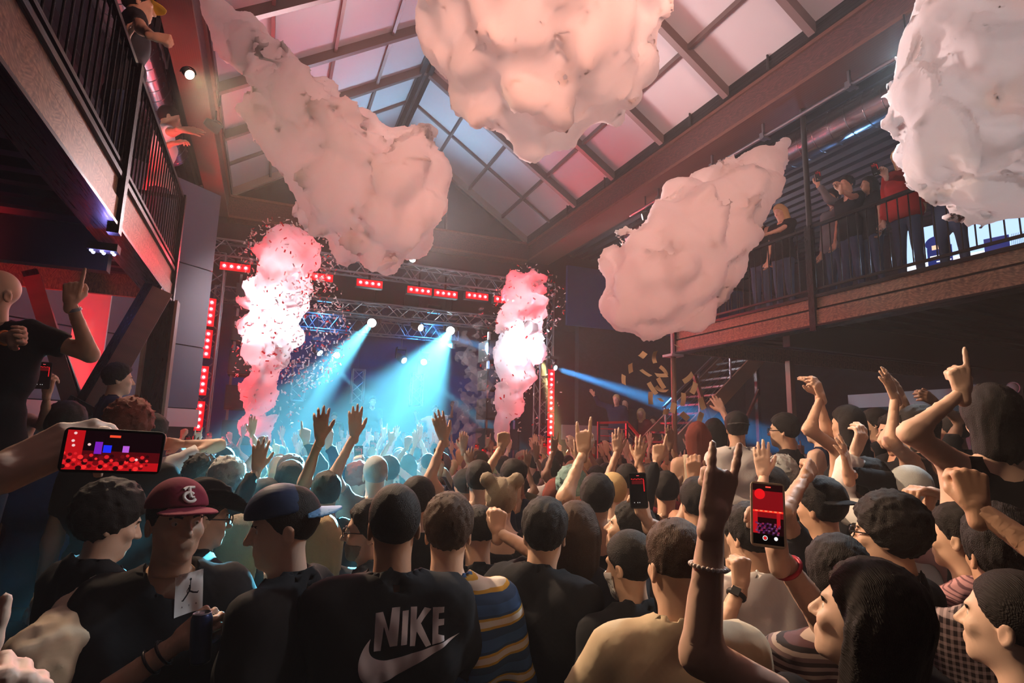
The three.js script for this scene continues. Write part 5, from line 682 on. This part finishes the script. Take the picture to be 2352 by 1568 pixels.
// on the balconies: standing behind the railing
const BAL = (px, py, xx, o) => someone({ h: [px, py], k: { x: xx }, y0: 3.95, lod: 'mid', ...o });
BAL(2068, 365, 6.85, { turn: 92, hy: 14, hp: -14, fem: true, hair: 'bob', hc: 'blond', skin: 3, face: true, label: 'blond woman in a red jacket leaning on the balcony railing with a phone', top: { kind: 'jacket', c: 'red' }, armL: { p: [2022, 408], k: { x: 6.3 }, pole: [-0.3, -1, 0], pose: 'hold', dir: [-0.2, 1, 0] } });
BAL(1945, 425, 7.0, { turn: 80, hair: 'short', skin: 0, label: 'man in black with a pink wristband filming from the balcony', top: { kind: 'tee', c: 'black' }, armL: { p: [1932, 438], k: { x: 6.5 }, pole: [-0.3, -1, 0], pose: 'hold', dir: [-0.2, 1, 0] } });
BAL(1912, 455, 7.3, { turn: 80, hair: 'short', skin: 0, label: 'man in a grey patterned shirt reaching up on the balcony', top: { kind: 'long', c: 'grey' }, armL: { p: [1880, 425], k: { x: 6.9 }, pole: [-0.3, -1, 0], pose: 'two', dir: [0, 1, 0] } });
BAL(1995, 425, 7.05, { turn: 60, fem: true, hair: 'long', skin: 2, label: 'person in rust coloured trousers standing on the balcony', top: { kind: 'tee', c: 'black' } });
BAL(1792, 488, 6.85, { turn: 95, hp: -24, fem: true, hair: 'long', hc: 'blond', skin: 3, label: 'woman with blond curls bending over the balcony railing', top: { kind: 'tee', c: 'black' }, armL: { p: [1745, 545], k: { x: 6.35 }, pole: [-0.3, -1, 0], pose: 'relaxed' } });
BAL(1742, 505, 6.85, { turn: 95, hp: -20, fem: true, hair: 'messy', skin: 1, label: 'person with dark hair beside the blond curls raising an arm', top: { kind: 'tank', c: 'black' }, armR: { p: [1742, 458], k: { x: 6.8 }, pole: [0.3, -1, 0], pose: 'fist' } });
BAL(2160, 300, 6.9, { turn: 80, hair: 'short', skin: 1, label: 'person raising a phone behind the large cloud', top: { kind: 'long', c: 'red' }, armL: { p: [2128, 285], k: { x: 6.6 }, pole: [-0.3, -1, 0], pose: 'hold' } });
BAL(388, 272, -1.55, { turn: -75, hp: -8, hair: 'buzz', skin: 1, label: 'man in a white shirt reaching over the balcony railing', top: { kind: 'tee', c: 'white' }, armR: { p: [462, 296], k: { x: -0.95 }, pole: [0.3, -1, 0.3], pose: 'open', dir: [1, 0.1, 0] }, armL: { p: [452, 325], k: { x: -0.95 }, pole: [-0.3, -1, 0.3], pose: 'relaxed', dir: [0.8, 0.6, 0] } });
BAL(318, 12, -1.5, { turn: -70, hair: 'short', skin: 0, label: 'person in a mustard cap with an arm out over the railing', top: { kind: 'tee', c: 'charcoal' }, armR: { p: [385, 118], k: { x: -1.0 }, pole: [0.3, -1, 0.3], pose: 'fist', dir: [1, 0.05, 0] }, armL: { p: [290, 75], k: { x: -1.2 }, pole: [-0.3, -1, 0.3], pose: 'claw', dir: [0, 1, 0] }, extra: headCap(cloth(rgb(0.5, 0.28, 0.02)), false) });
phone(at(1879, 404, { x: 6.85 }), EYE, 0.1, 'phone lifted by the man in the grey patterned shirt', 'dark');
phone(at(2010, 388, { x: 6.28 }), EYE.clone().add(V(2, 0, -1)), 0.2, 'phone in the hand of the blond woman on the balcony', 'dark');

// ---------- the rest of the crowd: figures of a few kinds, each one a copy of its own ----------
const KINDS = [];
const arm = (e, pose, x, y, z) => ({ t: V(e * x, y, z), pole: V(e * 0.5, -1, 0.25), pose, dir: V(e * rr(-0.1, 0.1), 1, rr(-0.15, 0.1)) });
const POSES = [
  ['one open hand raised', { armR: arm(1, 'open', 0.24, 1.93, -0.1) }], ['one fist raised', { armL: arm(-1, 'fist', 0.26, 1.84, -0.16) }], ['one finger pointing up', { armR: arm(1, 'point', 0.2, 1.9, -0.12) }], ['both arms raised', { armR: arm(1, 'spread', 0.32, 1.88, -0.06), armL: arm(-1, 'spread', 0.3, 1.9, -0.1) }],
  ['a phone held up', { armR: { ...arm(1, 'hold', 0.12, 1.76, -0.3), phone: 1 } }], ['both hands low', {}], ['horned fingers raised', { armL: arm(-1, 'horns', 0.22, 1.92, -0.1) }], ['one curled hand raised', { armR: arm(1, 'claw', 0.3, 1.86, -0.12) }],
  ['both hands low', { armR: { t: V(0.3, 0.95, -0.15), pole: V(1, 0, 1), pose: 'relaxed' } }], ['a phone held up', { armL: { ...arm(-1, 'hold', 0.08, 1.7, -0.32), phone: 1 } }],
];
const HAIRS = [['short', 0], ['fade', 0], ['curly', 0], ['long', 1], ['buzz', 0], ['tail', 1], ['short', 0], ['bob', 1], ['messy', 0], ['long', 1]];
const HN = { short: 'short', fade: 'faded', curly: 'curly', long: 'long', buzz: 'cropped', tail: 'tied back', bob: 'bobbed', messy: 'tousled' };
for (const lod of ['mid', 'far']) POSES.forEach(([words, p], i) => { const [hair, fem] = HAIRS[(i + (lod === 'far' ? 3 : 0)) % HAIRS.length], kind = ['tee', 'tee', 'long', 'tank', 'tee', 'jacket', 'tee', 'hoodie', 'tee', 'tank'][(i * 3 + (fem ? 1 : 0)) % 10];
  const g = figure({ s: 1, lod, hair, fem, top: { kind }, head: { yaw: rr(-0.25, 0.25), pitch: rr(-0.05, 0.18) }, seed: i * 1.7 + (lod === 'far' ? 9 : 0), ...p }); KINDS.push({ lod, g, words, hair, kind, phoneArm: p.armR?.phone ? 0 : p.armL?.phone ? 1 : -1 }); });
const spots = scene.children.filter((o) => o.name.startsWith('person')).map((o) => [o.position.x, o.position.z]);
const blocked = (x, z, r) => spots.some(([a, b]) => Math.hypot(a - x, b - z) < r);
const KN = { tee: 'shirt', long: 'sweater', tank: 'tank top', jacket: 'jacket', hoodie: 'hoodie' };
let crowdCount = 0;
function member(x, z, y0 = 0) {
  const d = Math.hypot(x, z), pool = KINDS.filter((k) => k.lod === (d < 5.0 ? 'mid' : 'far')), k = pick(pool), cn = pick(['black', 'black', 'black', 'charcoal', 'navy', 'grey', 'white', 'cream', 'red', 'maroon', 'denim', 'olive', 'pink', 'white']), hn = pick(['black', 'black', 'black', 'brown', 'brown', 'blond', 'ash', 'red']), s = rr(0.93, 1.06);
  const label = `crowd member with ${HN[k.hair]} ${hn} hair in a ${cn} ${KN[k.kind]}, ${k.words}`;
  const root = thing('person', label, 'person', V(x, y0, z), 'crowd: ' + label.slice(18)); root.rotation.y = rr(-0.35, 0.2); root.scale.setScalar(s);
  dress(root, k.g, { skin: pick(SKIN), hair: HAIR[hn], top: CLOTH[cn], topName: { tee: 'shirt', long: 'sweater', tank: 'tank_top', jacket: 'jacket', hoodie: 'hoodie' }[k.kind], legs: pick([CLOTH.denim, CLOTH.black, CLOTH.charcoal]) });
  spots.push([x, z]); crowdCount++;
  if (k.phoneArm >= 0) { root.updateMatrixWorld(true); const p = root.localToWorld(k.g.hands[k.phoneArm].grip.clone().add(V(0, 0.045, 0.0))); phone(p, p.clone().add(V(-0.3, 0.05, 2)), rr(-0.2, 0.2), `phone held up by the crowd member with ${HN[k.hair]} ${hn} hair in a ${cn} ${KN[k.kind]}`, pick(['dark', 'film']), 'phones of look alikes with ' + HN[k.hair] + ' ' + hn + ' hair in ' + cn); }
}
for (let z = -3.9; z > -12.0; z -= 0.56) for (let x = -0.95; x < 6.3; x += 0.52) { const px = x + rr(-0.14, 0.14), pz = z + rr(-0.16, 0.16); if (Math.hypot(px, pz) < 4.1 || blocked(px, pz, 0.43)) continue; if (px > 6.2 || pz > -3.5 || Math.hypot(px - 6.38, pz + 8.2) < 0.4 || Math.hypot(px + 1.25, pz + 7.9) < 0.5) continue; const v = V(px, 1.6, pz).applyMatrix4(camera.matrixWorldInverse); if (Math.abs(v.x / v.z) > 0.93) continue; member(px, pz); }
for (let z = -4.2; z > -8.2; z -= 0.75) for (let x = 6.7; x < 9.0; x += 0.8) { const px = x + rr(-0.2, 0.2), pz = z + rr(-0.2, 0.2); if (blocked(px, pz, 0.45) || Math.hypot(px - 6.38, pz + 8.2) < 0.5 || Math.hypot(px - 8.35, pz + 7.55) < 0.5) continue; member(px, pz); }
// ---------- stair, barrier, bar window, screen ----------
{
  const t = thing('staircase', 'steel stair with tan stringer rising under the balcony', 'staircase'), a = V(7.2, 1.72, -9.6), b = V(9.75, 3.92, -9.6), d = b.clone().sub(a);
  bar('stringer', a, b, 0.05, 0.3, MAT.fascia, t); bar('stringer', a.clone().setZ(-10.7), b.clone().setZ(-10.7), 0.05, 0.3, MAT.fascia, t);
  for (let i = 0; i < 11; i++) { const p = a.clone().addScaledVector(d, (i + 0.5) / 11); obj('tread', box(0.27, 0.04, 1.05, p.x, p.y + 0.03, -10.15), MAT.darkSteel, t); }
  for (const k of [0.02, 0.35, 0.68, 1]) { const p = a.clone().addScaledVector(d, k); rod('rail_post', p, p.clone().add(V(0, 1.0, 0)), 0.022, MAT.alu, t); }
  bar('handrail', a.clone().add(V(0, 1.0, 0)), b.clone().add(V(0, 1.0, 0)), 0.05, 0.04, MAT.alu, t);
  for (let i = 1; i < 7; i++) rod('cable', a.clone().add(V(0, i * 0.14, 0)), b.clone().add(V(0, i * 0.14, 0)), 0.006, MAT.alu, t);
  bar('strut', V(9.6, 3.2, -9.5), V(9.05, 2.3, -9.5), 0.05, 0.05, MAT.rust, t); bar('strut', V(7.9, 3.4, -9.5), V(8.4, 2.1, -9.5), 0.07, 0.07, MAT.rust, t); bar('leg', V(7.25, 0, -9.65), V(7.25, 1.75, -9.65), 0.08, 0.08, MAT.darkSteel, t); bar('leg', V(9.7, 0, -9.65), V(9.7, 3.9, -9.65), 0.08, 0.08, MAT.darkSteel, t);
}
{
  const t = thing('barrier', 'red railed barrier with cable stair rail beside the stage', 'barrier'), red = std(0xb01014, 0.5);
  bar('top_rail', V(6.55, 2.42, -11), V(7.3, 2.46, -11), 0.05, 0.05, red, t); for (const x of [6.57, 7.28]) bar('post', V(x, 0, -11), V(x, 2.44, -11), 0.05, 0.05, MAT.darkSteel, t);
  for (const y of [2.3, 2.15, 2.0, 1.85, 1.6]) rod('bar', V(6.55, y, -11), V(7.3, y, -11), 0.01, red, t);
  bar('stair_rail', V(7.3, 2.44, -11), V(8.35, 1.45, -11), 0.05, 0.05, red, t); for (let i = 1; i < 8; i++) rod('cable', V(7.3, 2.44 - i * 0.12, -11), V(8.35, 1.45 - i * 0.12, -11), 0.006, MAT.alu, t); bar('post', V(8.35, 0, -11), V(8.35, 1.47, -11), 0.05, 0.05, MAT.darkSteel, t);
  const p = thing('platform', 'black side stage platform beyond the red barrier', 'platform'); obj('deck', span(7.2, 10.5, 1.3, 1.36, -13.2, -11.3), MAT.black, p); obj('skirt', span(7.22, 10.48, 0, 1.3, -13.18, -11.32), MAT.rubber, p);
}
{
  struct(obj('wall_bar', corrugated(-9.0, 3, 0, 3.5, 0, 0.12, 0.03, 'z').rotateX(-Math.PI / 2).rotateY(Math.PI / 2).translate(9.6, 0, 0), std(0x15141a, 0.5, 0.4)), 'dark ribbed wall under the balcony');
  const w = struct(thing('window_2', 'pale framed service window in the ribbed wall', 'window')); delete w.userData.category; const fr = std(0x9fc4c8, 0.6), z0 = -7.3, z1 = -5.4, x = 9.42;
  part('frame', span(x, x + 0.08, 2.72, 2.95, z0, z1), fr, w); part('frame', span(x, x + 0.08, 1.7, 2.72, z1 - 0.1, z1), fr, w); part('frame', span(x, x + 0.08, 1.7, 2.72, z0, z0 + 0.08), fr, w); part('mullion', span(x, x + 0.08, 1.7, 2.72, -6.35, -6.28), fr, w); part('sill', span(x - 0.08, x + 0.08, 1.62, 1.7, z0, z1), fr, w);
  const gl = new THREE.MeshPhysicalMaterial({ color: 0x223338, roughness: 0.1, transmission: 0.6 }); part('pane', span(x + 0.03, x + 0.04, 1.7, 2.72, z0 + 0.08, -6.35), gl, w); part('pane', span(x + 0.03, x + 0.04, 1.7, 2.72, -6.28, z1 - 0.1), gl, w);
  for (const [z, y, c] of [[-5.9, 2.35, 0x8a8a90], [-5.7, 2.05, 0x3a3438], [-6.1, 2.0, 0x5a5058]]) tag(obj('poster', span(x - 0.01, x, y - 0.16, y + 0.16, z - 0.11, z + 0.11), std(c, 0.8)), c === 0x8a8a90 ? 'pale paper notice taped on the service window' : c === 0x3a3438 ? 'dark paper notice taped on the service window' : 'mauve paper notice taped on the service window', 'notice');
  const e = thing('emergency_light', 'black emergency light with two round lamp heads on the ribbed wall', 'emergency light', at(2295, 898, { x: 9.4 })); obj('housing', box(0.12, 0.14, 0.62), MAT.black, e); for (const s of [-1, 1]) { const h = obj('lamp_head', new THREE.CylinderGeometry(0.085, 0.07, 0.08, 20).rotateZ(Math.PI / 2).translate(-0.1, 0.02, s * 0.24), MAT.alu, e); obj('lens', new THREE.SphereGeometry(0.07, 16, 8).scale(0.4, 1, 1).translate(-0.14, 0.02, s * 0.24), std(0xcfd2d6, 0.15, 0.3), h); }
  const b = thing('blue_lamp', 'small blue lit led lamp under the balcony beside the bald man', 'lamp', at(238, 578, { y: 3.42 })); obj('housing', box(0.2, 0.06, 0.12, 0, 0.03, 0), MAT.black, b); for (let i = 0; i < 6; i++) obj('led_bulb', new THREE.SphereGeometry(0.014, 8, 6).translate(-0.075 + (i % 3) * 0.07, -0.004, i < 3 ? -0.03 : 0.03), glow(rgb(0.35, 0.4, 1), 8), b); const l = new THREE.PointLight(rgb(0.3, 0.25, 1), 0.35); l.position.set(0, -0.08, 0); l.castShadow = true; b.add(l);
  const tvTex = canvasTex(512, 288, (c, w, h) => { c.fillStyle = '#a9c8ee'; c.fillRect(0, 0, w, h); c.fillStyle = '#dfeaf8'; c.fillRect(0, 170, w, 30); c.fillStyle = '#0c1c58'; c.beginPath(); c.ellipse(150, 90, 46, 34, 0, 0, 7); c.fill(); c.fillRect(110, 110, 100, 150); c.fillRect(330, 120, 90, 160); c.fillStyle = '#e8b898'; c.fillRect(130, 100, 50, 22); c.fillStyle = '#fff'; for (let i = 0; i < 6; i++) c.fillRect(120 + i * 12, 150 + i * 14, 60, 6); c.strokeStyle = '#10204c'; for (let i = 0; i < 14; i++) { c.beginPath(); c.moveTo(430 + i * 6, 120); c.lineTo(420 + i * 7, 288); c.stroke(); } });
  const tv = thing('television', 'glowing television with blue sports picture on the balcony', 'television', V(9.2, 4.95, -5.1)); tv.rotation.y = -Math.PI / 2 + 0.25; obj('casing', box(1.7, 1.0, 0.06, 0, 0, -0.035), MAT.black, tv); obj('screen', new THREE.PlaneGeometry(1.62, 0.92), screenMat(tvTex, 1.6), tv); obj('stand', box(0.5, 0.5, 0.1, 0, -0.75, -0.05), MAT.black, tv); const tl = new THREE.SpotLight(rgb(0.5, 0.7, 1), 3, 0, 1.3, 0.8); tl.position.set(0, 0, 0.05); tl.target.position.set(0, 0, 2); tl.castShadow = true; tv.add(tl, tl.target);
}
// DJ table
{ const t = thing('dj_table', 'dark table with mixing gear before the disc jockey', 'table', at(880, 985, { z: -15.6 }).setY(1.05)); obj('top', box(2.2, 0.08, 0.8, 0, 0.95, 0), MAT.black, t); obj('front_cloth', box(2.2, 0.93, 0.04, 0, 0.465, 0.38), CLOTH.black, t); for (const x of [-0.6, 0, 0.6]) obj('deck_unit', box(0.4, 0.1, 0.4, x, 1.04, 0), MAT.darkSteel, t); }
// ---------- confetti and notes in the air ----------
{
  const flakes = [std(0xeeeeee, 0.6), std(0xf2d8d8, 0.6), std(0xd4141c, 0.5), std(0xb8b8c0, 0.4)], geo = new THREE.BoxGeometry(0.058, 0.0015, 0.026), spotsC = [];
  const burst = (n, cx, cy, rx, ry, bias) => { for (let i = 0; i < n; i++) { const a = rr(0, 6.283), r = Math.pow(rnd(), 0.42), px = cx + Math.cos(a) * r * rx + bias * rnd() * 60, py = cy + Math.sin(a) * r * ry; spotsC.push([at(px, py, { z: -12.2 + rr(-0.55, 0.75) }), rnd()]); } };
  burst(430, 665, 590, 115, 95, 0); burst(820, 695, 760, 90, 135, 0.4); burst(150, 590, 800, 60, 130, 0); burst(110, 640, 900, 70, 90, 0); burst(260, 1215, 690, 85, 85, 0); burst(150, 1170, 830, 70, 130, 0); burst(60, 1230, 900, 60, 120, 0);
  const e = new THREE.Euler(), q = new THREE.Quaternion(), m = new THREE.Matrix4(); spotsC.sort((a, b) => b[0].z - a[0].z);
  const words = ['white', 'pale pink', 'red', 'silver grey'];
  const rest = spotsC.slice(300), inst = new THREE.InstancedMesh(geo, flakes[0], rest.length); inst.name = 'confetti_cloud'; inst.castShadow = inst.receiveShadow = true; inst.userData = { kind: 'stuff', label: 'cloud of tiny red and white confetti round the smoke jets', category: 'confetti' };
  spotsC.slice(0, 300).forEach(([p, u]) => { const k = Math.floor(u * 4), o = obj('confetti_flake', geo, flakes[k]); o.position.copy(p); o.rotation.set(rr(0, 6.28), rr(0, 6.28), rr(0, 6.28)); o.scale.set(rr(0.8, 1.5), 1, rr(0.8, 1.3)); tag(o, words[k] + ' confetti flake in the air round the smoke jets', 'confetti', words[k] + ' confetti flakes'); });
  rest.forEach(([p, u], i) => { e.set(rr(0, 6.28), rr(0, 6.28), rr(0, 6.28)); m.compose(p, q.setFromEuler(e), V(rr(0.7, 1.4), 1, rr(0.7, 1.2))); inst.setMatrixAt(i, m); inst.setColorAt(i, u < 0.5 ? rgb(0.85, 0.85, 0.85) : u < 0.75 ? rgb(0.8, 0.55, 0.55) : rgb(0.6, 0.02, 0.03)); });
  scene.add(inst);
  // paper notes: small bent sheets
  const note = (b) => { const g = new THREE.BoxGeometry(0.17, 0.002, 0.075, 10, 1, 2), p = g.attributes.position; for (let i = 0; i < p.count; i++) p.setY(i, p.getY(i) + b * (p.getX(i) ** 2) * 5 + b * 0.3 * p.getX(i)); g.computeVertexNormals(); return g; }, kinds = [note(0.2), note(0.9), note(-0.6)], paper = std(rgb(0.5, 0.44, 0.24), 0.75);
  for (const [px, py] of [[1474, 818], [1502, 820], [1448, 845], [1483, 857], [1432, 872], [1519, 862], [1527, 852], [1518, 880], [1498, 892], [1518, 896], [1494, 914], [1516, 918], [1546, 937], [1533, 945], [1572, 955], [1582, 868], [1595, 890], [1612, 926], [1570, 917], [1608, 960], [1555, 795], [1606, 1000], [1640, 1010]]) { const k = Math.floor(rnd() * 3), o = obj('paper_note', kinds[k], paper); o.position.copy(at(px, py, { d: rr(7.2, 8.6) })); o.rotation.set(rr(0.7, 2.2), rr(0, 6.28), rr(-0.6, 0.6)); tag(o, ['nearly flat', 'strongly curled', 'arched'][k] + ' yellowish paper note fluttering near the slim post', 'paper note', ['nearly flat', 'strongly curled', 'arched'][k] + ' paper notes in the air'); }
}
renderer.render(scene, camera);
